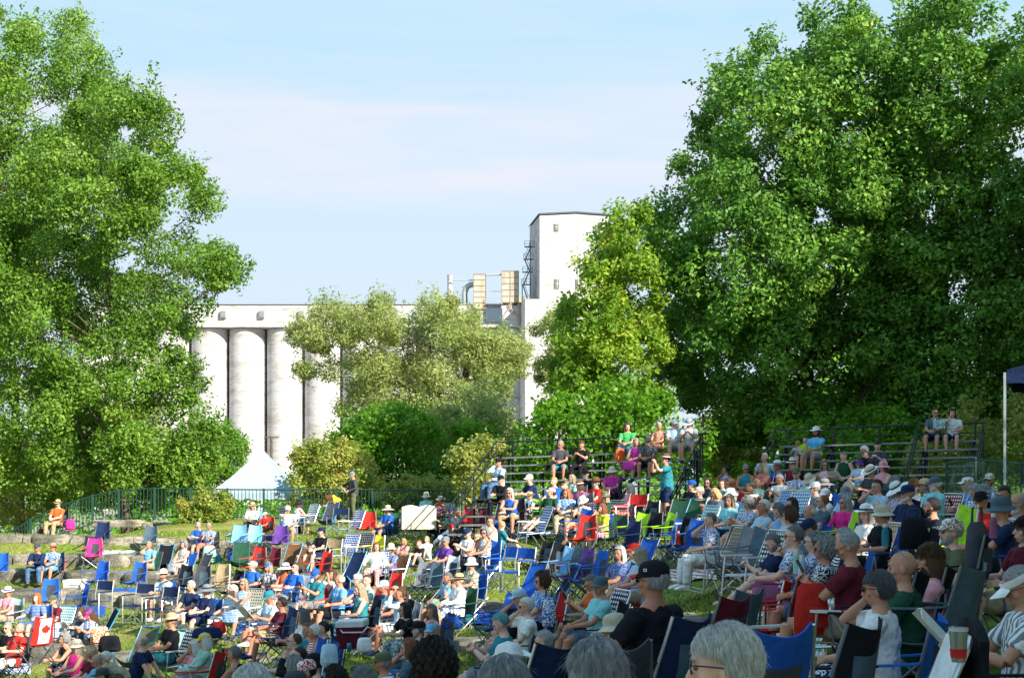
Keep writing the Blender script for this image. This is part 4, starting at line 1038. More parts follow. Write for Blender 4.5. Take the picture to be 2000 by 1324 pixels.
def rock(mb, c, sx, sy, sz, rz, rn):
    """an irregular quarried block, its faces broken up and edges rounded"""
    n = 7; R = Matrix.Rotation(rz, 3, 'Z'); ph = [rn.uniform(0, 6) for _ in range(8)]; vid = {}; vs = []; fs = []
    def P(x, y, z):
        k = (x, y, z)
        if k in vid: return vid[k]
        a, bb, cq = (x / n * 2 - 1, y / n * 2 - 1, z / n * 2 - 1); l = max((abs(a) ** 7 + abs(bb) ** 7 + abs(cq) ** 7) ** (1 / 7), 1e-6); m = max(abs(a), abs(bb), abs(cq)) / l
        q = 1 + .035 * math.sin(5 * a + ph[0] + 3 * cq) + .03 * math.sin(7 * bb + ph[1]) + .03 * math.sin(6 * cq + 4 * a + ph[2]) + .02 * math.sin(13 * a + 11 * bb + ph[3])
        v = V(a * m * sx / 2 * q, bb * m * sy / 2 * q, cq * m * sz / 2 * (1 + .05 * math.sin(3 * a + ph[4]) + .04 * math.sin(8 * a + 5 * bb + ph[5])))
        vs.append(R @ v + Vector(c)); vid[k] = len(vs) - 1; return vid[k]
    for i in range(n):
        for j in range(n):
            fs += [(P(i, j, n), P(i + 1, j, n), P(i + 1, j + 1, n), P(i, j + 1, n)), (P(i, 0, j), P(i + 1, 0, j), P(i + 1, 0, j + 1), P(i, 0, j + 1)), (P(i + 1, n, j), P(i, n, j), P(i, n, j + 1), P(i + 1, n, j + 1)),
                   (P(0, i + 1, j), P(0, i, j), P(0, i, j + 1), P(0, i + 1, j + 1)), (P(n, i, j), P(n, i + 1, j), P(n, i + 1, j + 1), P(n, i, j + 1))]
    mb.add(vs, fs)
LEDGES = [('tall weathered limestone retaining wall below the far left lawn', [(-90, 1045, 46.3), (60, 1045, 46.3), (200, 1047, 46.3), (340, 1053, 46.), (600, 1062, 44.6)], .85, .8, 0),
 ('second limestone ledge, behind the pink chair on the left', [(-60, 1082), (90, 1082), (250, 1084), (340, 1086)], .75, .9, .36),
 ('third limestone ledge, just above the two men in the left foreground row', [(-60, 1112), (120, 1114), (230, 1118), (330, 1124), (460, 1130)], .75, .9, .34),
 ('fourth limestone ledge under the royal blue chairs at left', [(-60, 1150), (130, 1152), (230, 1160), (340, 1172), (470, 1184)], .75, .9, .34),
 ('limestone ledge at far left behind the maple-leaf chair', [(30, 1266), (130, 1264), (250, 1286)], .6, .9, .25),
 ('broad grey limestone slab beside the red camp chair at bottom left', [(425, 1246), (470, 1262), (500, 1290)], .5, 1.7, .2),
 ('flat limestone slab under the red picnic cooler', [(612, 1262), (680, 1262), (760, 1288)], .5, 1.8, .2),
 ('large rough limestone slab left of the blue ground sheet', [(855, 1248), (915, 1252), (950, 1290)], .6, 1.8, .25),
 ('low limestone ledge beyond the blue ground sheet', [(930, 1172), (985, 1176)], .5, .7, .25),
 ('limestone ledge in the shade beside the orange tank top', [(1070, 1184), (1140, 1186), (1200, 1196)], .5, .9, .2),
 ('long pale limestone ledge running down past the bare foot', [(1310, 1172), (1370, 1192), (1430, 1222), (1450, 1262)], .4, 1.0, .1),
 ('limestone blocks just under the picket fence', [(180, 1014, 54.6), (300, 1019, 54.6), (420, 1021, 54.6)], .3, .5, .1)]
for li, (lab, pts, hgt, dep, up) in enumerate(LEDGES):
    rn = random.Random(li * 7 + 1); W3 = []
    for q in pts:
        if len(q) == 3: W3.append(unp(*q))
        else: g = ghit(q[0], q[1], up, 9., 50.); W3.append(V(g.x, g.y, g.z + up))
    mb = MB(); tot = 0
    for a, bq in zip(W3, W3[1:]):
        d = bq - a; Lg = math.hypot(d.x, d.y); t = 0
        while t < Lg - .05:
            w = min(rn.uniform(1.0, 2.1), Lg - t); c = a + d * ((t + w / 2) / Lg); rz = math.atan2(d.y, d.x)
            nrm = V(-d.y, d.x, 0).normalized(); nrm = nrm if nrm.y > 0 else -nrm
            rock(mb, c + nrm * (dep / 2 - rn.uniform(0, .12)) - V(0, 0, hgt / 2 - rn.uniform(-.03, .03)), w * .985, dep * rn.uniform(.85, 1.1), hgt, rz + rn.uniform(-.03, .03), rn); t += w
    tag(put('stone_ledge', mb, st), lab, 'stone ledge', 'limestone terrace ledges')
# ---------------------------------------------------------------- trees
def leafmat(name, dark, mid, palest, extra=None, tr=.35):
    m = bpy.data.materials.new(name); m.use_nodes = True; nt = m.node_tree; b = nt.nodes['Principled BSDF']; L = nt.links
    at = N(nt, 'ShaderNodeAttribute', attribute_name='tint'); st = [(0, dark), (.5, mid), (.9, palest)] + ([(1, extra)] if extra else [])  # leaf tones vary at random, from dark to pale leaves
    c = ramp(nt, at.outputs['Fac'], st); L.new(c, b.inputs['Base Color']); b.inputs['Roughness'].default_value = .5; b.inputs['Specular IOR Level'].default_value = .35
    t = N(nt, 'ShaderNodeBsdfTranslucent'); hs = N(nt, 'ShaderNodeHueSaturation'); hs.inputs['Value'].default_value = 1.5; hs.inputs['Hue'].default_value = .485; L.new(c, hs.inputs['Color']); L.new(hs.outputs[0], t.inputs[0])
    mx = N(nt, 'ShaderNodeMixShader'); mx.inputs[0].default_value = tr; L.new(b.outputs[0], mx.inputs[1]); L.new(t.outputs[0], mx.inputs[2]); L.new(mx.outputs[0], nt.nodes['Material Output'].inputs[0]); return m
barkm, nt, b = nodes('bark', .95, .15); bn = noise(nt, objc(nt, (3, 3, .6)), 5., 8., .7); nt.links.new(ramp(nt, bn, [(.3, (.035, .028, .022)), (.7, (.17, .135, .1))]), b.inputs['Base Color']); bump(nt, b, bn, 1., .05)
def unit(a): return a / np.maximum(np.linalg.norm(a, axis=-1, keepdims=True), 1e-9)
def inpoly(x, y, P):
    c = np.zeros(len(x), bool)
    for (x0, y0), (x1, y1) in zip(P, P[1:] + P[:1]):
        m = ((y0 > y) != (y1 > y)); xi = (x1 - x0) * (y - y0) / ((y1 - y0) or 1e-9) + x0; c ^= m & (x < xi)
    return c
def edged(x, y, P):
    d = np.full(len(x), 1e9)
    for (x0, y0), (x1, y1) in zip(P, P[1:] + P[:1]):
        vx, vy = x1 - x0, y1 - y0; t = np.clip(((x - x0) * vx + (y - y0) * vy) / (vx * vx + vy * vy + 1e-9), 0, 1); d = np.minimum(d, np.hypot(x - x0 - t * vx, y - y0 - t * vy))
    return d
def leaves(C, R, nper, size, rs, asp=.55, sprig=6, flat=.8, droop=0.):
    """C (k,3) clump centres, R (k,) radii -> quads"""
    k = len(C); n = int(k * nper); ci = rs.integers(0, k, n); d = unit(rs.normal(size=(n, 3))); r = rs.uniform(.25, 1.05, n) ** .6
    p = C[ci] + d * (r * R[ci])[:, None] * np.array([1, 1, flat])
    m = int(k * sprig); sc = rs.integers(0, k, m); sd = unit(rs.normal(size=(m, 3)) + np.array([0, 0, .35])); sb = C[sc] + sd * R[sc][:, None] * .75; sdir = unit(sd + np.array([0, 0, .5 - droop]) + rs.normal(0, .25, (m, 3)))
    q = 16; tt = rs.uniform(0, 1, (m, q)); sp = sb[:, None] + sdir[:, None] * (tt * (R[sc] * rs.uniform(.4, .95, m))[:, None])[..., None] + rs.normal(0, size * .55, (m, q, 3)); sp = sp.reshape(-1, 3); sdd = np.repeat(sd, q, 0)
    P = np.concatenate([p, sp]); Dn = np.concatenate([d, sdd]); N_ = len(P); nr = unit(Dn * .6 + rs.normal(0, .6, (N_, 3)) + np.array([0, 0, .45])); a = unit(np.cross(nr, rs.normal(size=(N_, 3)))); b = np.cross(nr, a)
    s = size * rs.uniform(.6, 1.35, N_); a = a * s[:, None] * .5; b = b * (s * asp)[:, None] * .5
    Q = np.stack([P - a, P - a * .1 + b, P + a, P - a * .1 - b], 1); ct = rs.uniform(0, 1, k); tint = np.concatenate([.55 * ct[ci] + .45 * rs.uniform(0, 1, n), .45 * np.repeat(ct[sc], q) + .55 * rs.uniform(0, 1, m * q)])
    return Q.reshape(-1, 3), np.repeat(tint, 4)
def foliage(name, C, R, nper, size, mat, parent, rs, **k):
    Q, t = leaves(C, R, nper, size, rs, **k); me = npmesh(name, Q, np.arange(len(Q)).reshape(-1, 4)); at = me.attributes.new('tint', 'FLOAT', 'POINT'); at.data.foreach_set('value', t.astype(np.float32)); return put(name, me, mat, parent)
def tree(name, label, cat, group, P, D, base, mat, seed, clump=1.1, dens=1.0, nper=260, size=.17, thick=4., trunk_r=.3, limbs=26, stems=1, asp=.6, sprig=6, flat=.8, gapy=0., droop=0.):
    """P is the crown's outline as read from the photograph, set at distance D; the crown is filled in depth as a rounded body"""
    rs = np.random.default_rng(seed); xs = [p[0] for p in P]; ys = [p[1] for p in P]; sc = D / F; cr_ = clump / sc
    area = 0.
    for (x0, y0), (x1, y1) in zip(P, P[1:] + P[:1]): area += (x0 * y1 - x1 * y0) / 2
    area = abs(area) * sc * sc; want = int(area / (clump ** 2) * 2.6 * dens); X = []; Y = []
    while len(X) < want:
        x = rs.uniform(min(xs), max(xs), 2000); y = rs.uniform(min(ys), max(ys), 2000); k = inpoly(x, y, P); x, y = x[k], y[k]; k = edged(x, y, P) > cr_ * .22; X += list(x[k]); Y += list(y[k])
    X = np.array(X[:want]); Y = np.array(Y[:want]); e = edged(X, Y, P) * sc; th = thick * np.sqrt(np.clip(1 - (1 - np.clip(e / (thick * .9), 0, 1)) ** 2, 0.02, 1))
    dy = rs.uniform(-1, 1, want); dy = np.sign(dy) * np.abs(dy) ** .55 * th; Dp = D + dy; C = np.stack([(X - 1000) * D / F * (1 + 0 * dy), Dp, (HOR - Y) * D / F], 1); R = np.minimum(clump * rs.uniform(.6, 1.25, want), e * 1.25 + .22 * clump)
    bx, bz = (base[0] - 1000) * D / F, float(tz0((base[0] - 1000) * D / F, D)); root = empty(name, Matrix.Translation((bx, D, bz))); tag(root, label, cat, group)
    Cl = C - np.array([bx, D, bz]); foliage('crown', Cl, R, nper, size, mat, root, rs, asp=asp, sprig=sprig, flat=flat, droop=droop)
    mb = MB(); rn = random.Random(seed); top = Cl[:, 2].max(); low = max(Cl[:, 2].min(), .3); tops = []
    for s in range(stems):
        tx = Cl[rn.randrange(want)] if stems > 1 else Cl.mean(0); x1, y1 = (tx[0] * .7, tx[1] * .7) if stems > 1 else (Cl[:, 0].mean() * .8, 0)
        H1 = low + (top - low) * .82; pts = []
        for q in range(9):
            u = q / 8; pts.append(V(x1 * u ** 1.3 + rn.uniform(-.12, .12) * (q > 0), y1 * u + rn.uniform(-.12, .12) * (q > 0), -.3 + (H1 + .3) * u))
        rr_ = trunk_r / (1 if stems == 1 else 1.5); mb.loft(pts, [rr_ * (1.25 if q == 0 else 1) * (1 - .82 * q / 8) for q in range(9)], 10); tops.append(pts)
    for l in range(limbs):
        c = V(*Cl[rn.randrange(want)]); pts = rn.choice(tops); hz = max(low * .8, c.z - math.hypot(c.x, c.y) * rn.uniform(.5, .9) - .3); q = min(range(9), key=lambda i: abs(pts[i].z - hz)); a = pts[q]; r0 = trunk_r * (1 - .82 * q / 8) * .45
        mid = a.lerp(c, .5) + V(rn.uniform(-.3, .3), rn.uniform(-.3, .3), -.12 * (c - a).length * .5 + .1); mb.loft([a, a.lerp(mid, .55), mid, mid.lerp(c, .6), c], [r0, r0 * .8, r0 * .6, r0 * .4, r0 * .18], 7)
        for _ in range(3):
            s = mid.lerp(c, rn.uniform(0, .7)); e = s + V(rn.uniform(-1, 1), rn.uniform(-1, 1), rn.uniform(-.1, .9)) * clump * .9; mb.loft([s, s.lerp(e, .5) + V(0, 0, .08), e], [r0 * .35, r0 * .22, r0 * .1], 5)
    put('trunk', mb, barkm, root); return root
M_OAK = leafmat('oak leaves', (.055, .125, .01), (.12, .25, .022), (.24, .38, .055), (.46, .44, .11)); M_OAKR = leafmat('deep green oak leaves', (.04, .12, .02), (.1, .25, .03), (.22, .4, .05), (.45, .48, .1), .28)
M_WIL = leafmat('willow leaves', (.16, .22, .05), (.28, .35, .1), (.44, .48, .18), None, .4); M_POP = leafmat('yellowing leaves', (.09, .19, .015), (.2, .35, .03), (.38, .5, .06), (.62, .46, .05), .45)
M_BUSH = leafmat('bright shrub leaves', (.055, .15, .008), (.11, .28, .014), (.2, .4, .026), None, .45); M_RED = leafmat('turning shrub leaves', (.12, .19, .025), (.25, .33, .05), (.42, .38, .1), (.5, .17, .05), .35); M_PALE = leafmat('sunlit shrub leaves', (.14, .18, .03), (.26, .32, .06), (.42, .44, .14), (.5, .3, .1), .4)
G = 'trees around the lawn'
tree('oak_tree', 'tall broad oak at the far left edge, its top leaving the frame', 'tree', G, [(-260, 60), (-60, 30), (0, 15), (20, 70), (38, 90), (60, 0), (60, -60), (140, -50), (140, 60), (200, 90), (215, 180), (250, 300), (250, 700), (-260, 700)], 67, (40, 900), M_OAK, 1, clump=1.0, nper=430, size=.155, thick=4.5, trunk_r=.26, limbs=30, dens=.62)
tree('oak_tree', 'wide oak in front of the silos with long boughs reaching right', 'tree', G, [(215, 175), (330, 185), (350, 235), (375, 240), (380, 330), (430, 360), (400, 420), (420, 460), (485, 505), (478, 548), (440, 555), (400, 575), (400, 640), (365, 690), (405, 730), (380, 760), (430, 830), (478, 868), (440, 900), (390, 945), (300, 985), (60, 975), (-100, 920), (-100, 500), (60, 330)], 61, (250, 900), M_OAK, 2, clump=.85, nper=430, size=.15, thick=4.8, trunk_r=.22, limbs=44, dens=.6)
tree('oak_tree', 'huge dark oak rising behind the right-hand bleachers, left of two', 'tree', G, [(1400, 865), (1315, 800), (1290, 700), (1300, 600), (1268, 490), (1245, 400), (1305, 395), (1305, 290), (1350, 310), (1370, 170), (1410, 130), (1440, 160), (1455, 90), (1500, 95), (1520, 130), (1560, 45), (1640, 30), (1700, 60), (1740, 120), (1800, 300), (1830, 850), (1600, 872)], 51, (1590, 900), M_OAKR, 3, clump=.8, nper=270, size=.17, thick=4.5, trunk_r=.3, limbs=44, dens=.98)
tree('oak_tree', 'highest dark oak on the right, its crown cut by the top of the frame', 'tree', G, [(1660, 860), (1680, 300), (1720, 90), (1750, 30), (1765, -80), (1895, -70), (1915, 60), (1930, 170), (1985, 500), (2010, 850)], 50, (1840, 900), M_OAKR, 4, clump=.8, nper=270, size=.17, thick=4.5, trunk_r=.3, limbs=30, dens=.95)
tree('oak_tree', 'oak at the right edge of the frame above the navy canopy', 'tree', G, [(1930, 830), (1935, 300), (1955, 120), (1975, 40), (2060, 0), (2250, 60), (2300, 800)], 47, (2080, 900), M_OAKR, 5, clump=.85, nper=250, size=.17, thick=4.2, trunk_r=.3, limbs=16, dens=.85)
tree('willow_tree', 'pale feathery willow standing in front of the silos', 'tree', G, [(558, 660), (600, 610), (690, 588), (715, 605), (770, 555), (800, 590), (850, 560), (900, 595), (980, 640), (1030, 660), (1030, 720), (985, 770), (1010, 860), (940, 920), (800, 880), (700, 850), (650, 810), (690, 770), (640, 745), (590, 740), (575, 710), (640, 690), (560, 680)], 80, (850, 930), M_WIL, 6, clump=.95, nper=480, size=.23, thick=3.6, trunk_r=.32, limbs=50, stems=5, asp=.3, sprig=10, dens=.66, droop=.1)
tree('willow_tree', 'small pale willow in front of the tower', 'tree', G, [(1040, 640), (1075, 600), (1130, 590), (1150, 680), (1110, 760), (1050, 760)], 84, (1090, 930), M_WIL, 16, clump=.8, nper=260, size=.25, thick=2., trunk_r=.2, limbs=14, stems=2, asp=.3, sprig=9, dens=.6)
tree('maple_tree', 'slender maple with yellowing leaves beside the white tower', 'tree', G, [(1226, 440), (1240, 408), (1258, 410), (1276, 540), (1300, 640), (1305, 800), (1060, 800), (1085, 700), (1060, 650), (1110, 585), (1125, 530), (1150, 500), (1176, 430), (1196, 396), (1210, 400)], 49, (1210, 900), M_POP, 7, clump=.45, nper=130, size=.15, thick=2., trunk_r=.16, limbs=44, stems=3, dens=.5, sprig=11)
tree('maple_tree', 'round bright green maple behind the left bleachers', 'tree', G, [(990, 930), (1010, 850), (1060, 790), (1180, 745), (1300, 775), (1380, 840), (1400, 940)], 46.3, (1190, 930), M_BUSH, 8, clump=.7, nper=260, size=.17, thick=3, trunk_r=.2, limbs=24, stems=2, dens=.75)
S_ = 'shrubs along the fence'
def shrub(label, P, D, mat, seed, **k): 
    a = dict(clump=.5, nper=200, size=.13, thick=1.6, trunk_r=.06, limbs=14, stems=3, dens=.7); a.update(k); tree('shrub', label, 'shrub', S_, P, D, (sum(p[0] for p in P) / len(P), 0), mat, seed, **a)
shrub('vivid green shrub mass below the willow', [(640, 960), (640, 860), (690, 810), (780, 790), (880, 820), (970, 850), (985, 960)], 63, M_BUSH, 20, clump=.8, size=.18, thick=2.5, dens=.9)
shrub('pale olive shrub mass between the willow and the left bleachers', [(800, 900), (840, 790), (900, 740), (990, 760), (1030, 840), (1040, 940), (820, 950)], 68, M_WIL, 31, clump=.8, size=.2, thick=2.5, dens=.7, asp=.35)
shrub('tall shrub with reddish tips beside the pale blue marquee', [(560, 985), (560, 920), (590, 870), (650, 850), (700, 880), (745, 920), (750, 990)], 57.5, M_RED, 21)
shrub('rounded shrub growing through the middle of the picket fence', [(350, 1020), (355, 975), (400, 955), (450, 965), (465, 1018)], 54, M_RED, 22, clump=.35, size=.11, thick=.8)
shrub('low shrub behind the person in the aqua t-shirt and bucket hat', [(730, 1000), (740, 950), (800, 930), (880, 945), (900, 985)], 56, M_RED, 23, clump=.45, size=.12)
shrub('sunlit shrub in the gap between the two bleachers', [(1360, 930), (1362, 830), (1400, 790), (1450, 810), (1480, 860), (1500, 930)], 54, M_PALE, 24, clump=.55)
shrub('sunlit hedge behind the chain-link fence at the right edge', [(1780, 960), (1790, 860), (1880, 790), (2060, 760), (2100, 960)], 42, M_PALE, 25, clump=.6, dens=.5)
shrub('shaded shrubs under the dark oak behind the right bleachers', [(1440, 950), (1500, 830), (1700, 800), (1880, 830), (1900, 950)], 46, M_BUSH, 26, clump=.7, size=.16, dens=.6)
shrub('brown-tipped conifer at the far left behind the fence', [(-60, 1040), (-60, 870), (40, 840), (120, 870), (170, 940), (120, 1000), (40, 1040)], 64, M_RED, 27, clump=.7)
shrub('green shrub at the right foot of the wide oak', [(330, 960), (360, 860), (430, 820), (490, 870), (480, 900), (430, 950)], 72, M_BUSH, 28, clump=.6)
shrub('dark shrub under the wide oak behind the fence', [(120, 1005), (130, 880), (220, 850), (400, 870), (400, 985)], 62, M_OAK, 29, clump=.7, dens=.9)
shrub('small pale shrub at the foot of the left bleacher stairs', [(890, 985), (880, 900), (930, 850), (985, 880), (985, 985)], 45, M_PALE, 30, clump=.45)
rsw = np.random.default_rng(77); k = 300; cx = rsw.uniform(-60, 75, k); cy = rsw.uniform(100, 125, k); cx[210:] = rsw.uniform(9, 36, 90); cy[210:] = rsw.uniform(66, 78, 90); Cw = np.stack([cx, cy, -5.5 + rsw.uniform(0, 6.5, k) * np.where((cx > -29) & (cx < 2), .75, 1) * np.where(cy < 90, 1.5, 1)], 1)
tag(foliage('distant_wood', Cw, rsw.uniform(1.6, 2.8, k), 200, .5, M_BUSH, None, rsw, sprig=5), kind='stuff', label='low distant belt of green trees at the foot of the silos', cat='wood')
# the trees beside and behind the photographer that shade the right and near part of the lawn
for si, (x, y, h, r) in enumerate([(8.3, 9.4, 11.5, 3.2), (12.6, 4.2, 14, 4.0), (17.5, 13.5, 11.5, 4.6), (22.5, 21, 17, 5.), (29, 27, 19, 5.5), (35, 20, 20, 6.), (7.6, 1.6, 9, 3.2), (21.5, 37, 16.5, 5.), (28.5, 38.5, 17.5, 5.5), (36, 39, 18, 6.), (27, 32, 17.5, 5.)]):
    rs = np.random.default_rng(100 + si); kk = 80; C = unit(rs.normal(size=(kk, 3))) * rs.uniform(.5, 1, kk)[:, None] ** .5 * np.array([r, r, h * .4]) + np.array([0, 0, h * .6])
    z = float(tz0(x, max(y, 3))); root = empty('shade_tree', Matrix.Translation((x, y, z))); tag(root, f'leafy tree beside the audience outside the right of the frame, place {si + 1} of the row', 'tree', 'trees outside the frame')
    foliage('crown', C, rs.uniform(1.0, 1.7, kk), 190, .42, M_OAK, root, rs, sprig=3); mb = MB(); mb.loft([V(0, 0, -.3), V(.1, 0, h * .4), V(0, .1, h * .85)], [.35, .25, .08], 10); put('trunk', mb, barkm, root)
# ---------------------------------------------------------------- grain elevator and tower, 280 m away
con, nt, b = nodes('whitewashed concrete', .85, .2); c1 = noise(nt, objc(nt, (.1, .1, .35)), 1.4, 8., .7); c2 = noise(nt, objc(nt, (.5, .5, 3)), .8, 7., .75)
a1 = ramp(nt, c1, [(.33, (.34, .31, .28)), (.53, (.52, .51, .51))]); a2 = ramp(nt, c2, [(.36, (.42, .38, .33)), (.5, (1, 1, 1))]); mm = N(nt, 'ShaderNodeMixRGB', blend_type='MULTIPLY'); mm.inputs[0].default_value = .5
nt.links.new(a1, mm.inputs[1]); nt.links.new(a2, mm.inputs[2]); nt.links.new(mm.outputs[0], b.inputs['Base Color'])
rust, nt, b = nodes('rust streaked panels', .8, .3); r1 = noise(nt, objc(nt, (1, 1, .5)), .55, 8., .75); nt.links.new(ramp(nt, r1, [(.46, (.44, .41, .36)), (.57, (.42, .31, .21)), (.68, (.3, .1, .04))]), b.inputs['Base Color'])
trimm = plain('dark roof trim', (.09, .085, .085), .8); glass = plain('dusty window glass', (.16, .15, .14), .3); pipe = plain('galvanised pipe', (.4, .43, .44), .5, .4); yel = plain('yellow rail paint', (.6, .42, .08), .6); dst = plain('dark blue steel stair', (.05, .08, .12), .6)
D0 = 280.; S = D0 / F
def X_(px): return (px - 1000) * S
def Z_(py): return (HOR - py) * S
root = empty('grain_elevator', Matrix.Translation((X_(600), D0, -6.5))); tag(root, 'long white concrete grain elevator with a row of tall round silos', 'grain elevator')
def loc(x, y, z): return V(x - X_(600), y - D0, z + 6.5)
for k in range(-4, 9):
    mb = MB(); cx = X_(477.5 + 74.5 * k); K = 40; R0 = 36 * S; vs = []
    for z in (-6.5, Z_(641)):
        for q in range(K): a = 2 * math.pi * q / K; vs.append(loc(cx + R0 * math.cos(a), D0 + R0 + R0 * math.sin(a), z))
    mb.add(vs, [(q, (q + 1) % K, K + (q + 1) % K, K + q) for q in range(K)]); put('silo', mb, con, root)
    if k < 8:
        mb = MB(); mb.box(loc(X_(477.5 + 74.5 * (k + .5)), D0 + 5., (Z_(641) - 6.5) / 2), (.7, 1.2, Z_(641) + 6.5)); put('infill_panel', mb, pipe, root)
        mb = MB(); mb.tube([loc(X_(477.5 + 74.5 * (k + .5)), D0 + 4.2, -6), loc(X_(477.5 + 74.5 * (k + .5)), D0 + 4.2, Z_(645))], .12, 8); put('downpipe', mb, pipe, root)
mb = MB(); mb.box(loc(X_(600), D0 + 4.0, (Z_(597) + Z_(640)) / 2), (X_(1035) - X_(165), 9.2, Z_(597) - Z_(640))); put('gallery', mb, con, root)
mb = MB(); mb.box(loc(X_(600), D0 + 4.0, Z_(597) + .12), (X_(1036) - X_(164), 9.5, .13)); put('roof_edge', mb, trimm, root)
mb = MB(); mb.box(loc(X_(600), D0 - .72, Z_(638)), (X_(1035) - X_(165), .25, .3)); put('ledge', mb, con, root)
for px in (290, 365, 438, 513, 590, 664, 740, 815, 890):
    f = MB(); f.box(loc(X_(px), D0 - .85, Z_(615)), (11 * S, .7, 14 * S)); w = put('window', f, pipe, root); g = MB(); g.box(loc(X_(px), D0 - 1.23, Z_(615)), (8.5 * S, .1, 11.5 * S)); put('pane', g, glass, w)
    g = MB(); 
    for q in (-1, 0, 1): g.box(loc(X_(px), D0 - 1.31, Z_(615 + q * 3.2)), (8.5 * S, .06, .09))
    put('glazing_bar', g, con, w)
# tower
TR = Matrix.Translation((X_(1053), D0 - 6, 0)) @ Matrix.Rotation(math.radians(7), 4, 'Z'); root = empty('elevator_tower', TR); tag(root, 'tall square white concrete headhouse tower with few small windows', 'tower')
Wt = 13.9; dt = 14.; zt = Z_(431); zm = Z_(427)
mb = MB(); mb.add([(0, 0, -6.5), (Wt, 0, -6.5), (Wt, 0, zt), (Wt * .5, 0, zm), (0, 0, zt - .1), (0, dt, -6.5), (Wt, dt, -6.5), (Wt, dt, zt), (Wt * .5, dt, zm), (0, dt, zt)], [(0, 1, 2, 3, 4), (9, 8, 7, 6, 5), (0, 4, 9, 5), (1, 6, 7, 2)])
put('wall', flat_shade(mb.mesh('wall')), con, root)
mb = MB(); mb.add([(-.2, -.25, zt + .0), (Wt * .5, -.25, zm + .1), (Wt + .2, -.25, zt + .1), (Wt + .2, dt, zt + .1), (Wt * .5, dt, zm + .1), (-.2, dt, zt), (-.2, -.25, zt + .3), (Wt * .5, -.25, zm + .4), (Wt + .2, -.25, zt + .4), (Wt + .2, dt, zt + .4), (Wt * .5, dt, zm + .4), (-.2, dt, zt + .3)],
    [(0, 1, 7, 6), (1, 2, 8, 7), (6, 7, 10, 11), (7, 8, 9, 10), (0, 6, 11, 5), (2, 3, 9, 8)]); put('roof', flat_shade(mb.mesh('roof')), trimm, root)
for px, py, w, h in ((1077, 454, 9, 14), (1159, 454, 9, 14), (1078, 562, 10, 20), (1120, 562, 10, 20), (1077, 614, 9, 16), (1120, 614, 9, 16)):
    x = (px - 1044) * S * .98; f = MB(); f.box((x, .05, Z_(py)), (w * S, .5, h * S)); wf = put('window', f, plain('window frame grey', (.5, .47, .44), .7), root); g = MB(); g.box((x, -.24, Z_(py)), (w * S * .84, .1, h * S * .88)); put('pane', g, glass, wf)
    g = MB(); g.box((x, -.32, Z_(py)), (w * S * .84, .05, .1)); g.box((x, -.325, Z_(py)), (.1, .05, h * S * .86)); put('glazing_bar', g, con, wf)
mb = MB(); mb.box((X_(1118) - X_(1044), -.04, (zm - 6.5) / 2 - 1), (.12, .08, zm + 3.)); put('joint', mb, con, root)
mb = MB(); mb.box((-1.45, 3, (Z_(593) - 6.5) / 2), (2.85, 8, Z_(593) + 6.5)); put('annex', mb, con, root)
def steel_stair(name, label):
    root = empty(name, Matrix.Translation((X_(1029), D0 - 2, 0))); tag(root, label, 'stair'); lv = [Z_(590), Z_(558), Z_(534), Z_(509), Z_(485)]
    for i in range(4):
        a, bq = lv[i], lv[i + 1]; s = 1 if i % 2 else -1; mb = MB(); n = 9
        for q in range(n): u = q / n; mb.box((s * (-.5 + u * 1.0) - .3 + i * .18, .4, a + (bq - a) * u), (.3, .8, .06))
        mb.tube([V(s * -.55 - .3 + i * .18, 0, a + .9), V(s * .5 - .3 + i * .18, 0, bq + .9)], .05); mb.tube([V(s * -.55 - .3 + i * .18, 0, a), V(s * .5 - .3 + i * .18, 0, bq)], .08); put('stair_flight', mb, dst, root)
        mb = MB(); mb.box((i * .2 - .1, .4, bq), (1.9, 1.2, .1)); put('landing', mb, dst, root); mb = MB()
        for z in (.5, 1.0): mb.tube([V(i * .2 - 1.05, -.2, bq + z), V(i * .2 + .85, -.2, bq + z)], .04)
        for x in (-1.05, -.1, .85): mb.tube([V(i * .2 + x, -.2, bq), V(i * .2 + x, -.2, bq + 1)], .04)
        put('railing', mb, dst, root)
    mb = MB(); mb.tube([V(-.9, .4, Z_(592)), V(-.9, .4, Z_(560))], .09); mb.tube([V(.6, .4, Z_(592)), V(.6, .4, Z_(480))], .09); put('post', mb, dst, root)
steel_stair('fire_stair', 'dark zigzag steel stair on the left side of the white tower')
def collector(name, label, x0, x1, ya, yb, hop, cols):
    root = empty(name, Matrix.Translation((X_((x0 + x1) / 2), D0 - 1, 0))); tag(root, label, 'dust collector'); w = (x1 - x0) * S; h = Z_(ya) - Z_(yb); n = int(round(h / 1.15)); mb = MB()
    mb.box((0, 1.6, Z_(yb) + h / 2), (w, 3.2, h)); put('housing', mb, rust, root); mb = MB()
    for i in range(n + 1): mb.box((0, -.03, Z_(yb) + h * i / n), (w * 1.02, .07, .12))
    for i in range(cols + 1): mb.box((-w / 2 + w * i / cols, -.045, Z_(yb) + h / 2), (.1, .06, h))
    put('panel_ribs', mb, plain('ribs', (.2, .17, .13), .7), root)
    if hop:
        mb = MB(); z0, z1 = Z_(yb), Z_(hop); mb.loft([V(0, 1.6, z0), V(0, 1.6, z1)], [(w * .68, 1.8), (.25, .25)], 4); put('hopper', flat_shade(mb.mesh('hopper')), rust, root); mb = MB()
        for x in (-w / 2, w / 2):
            for y in (.1, 3): mb.box((x, y, z1 - 1 + (z0 - z1 + 1) / 2), (.28, .28, z0 - z1 + 1.4))
            mb.tube([V(x, 0, z1), V(-x * .2, 0, z0 - .4)], .1)
        put('support_frame', mb, rust, root)
collector('dust_collector', 'rust-streaked panelled dust collector with hopper beside the tower', 980, 1013, 531, 592, 624, 2)
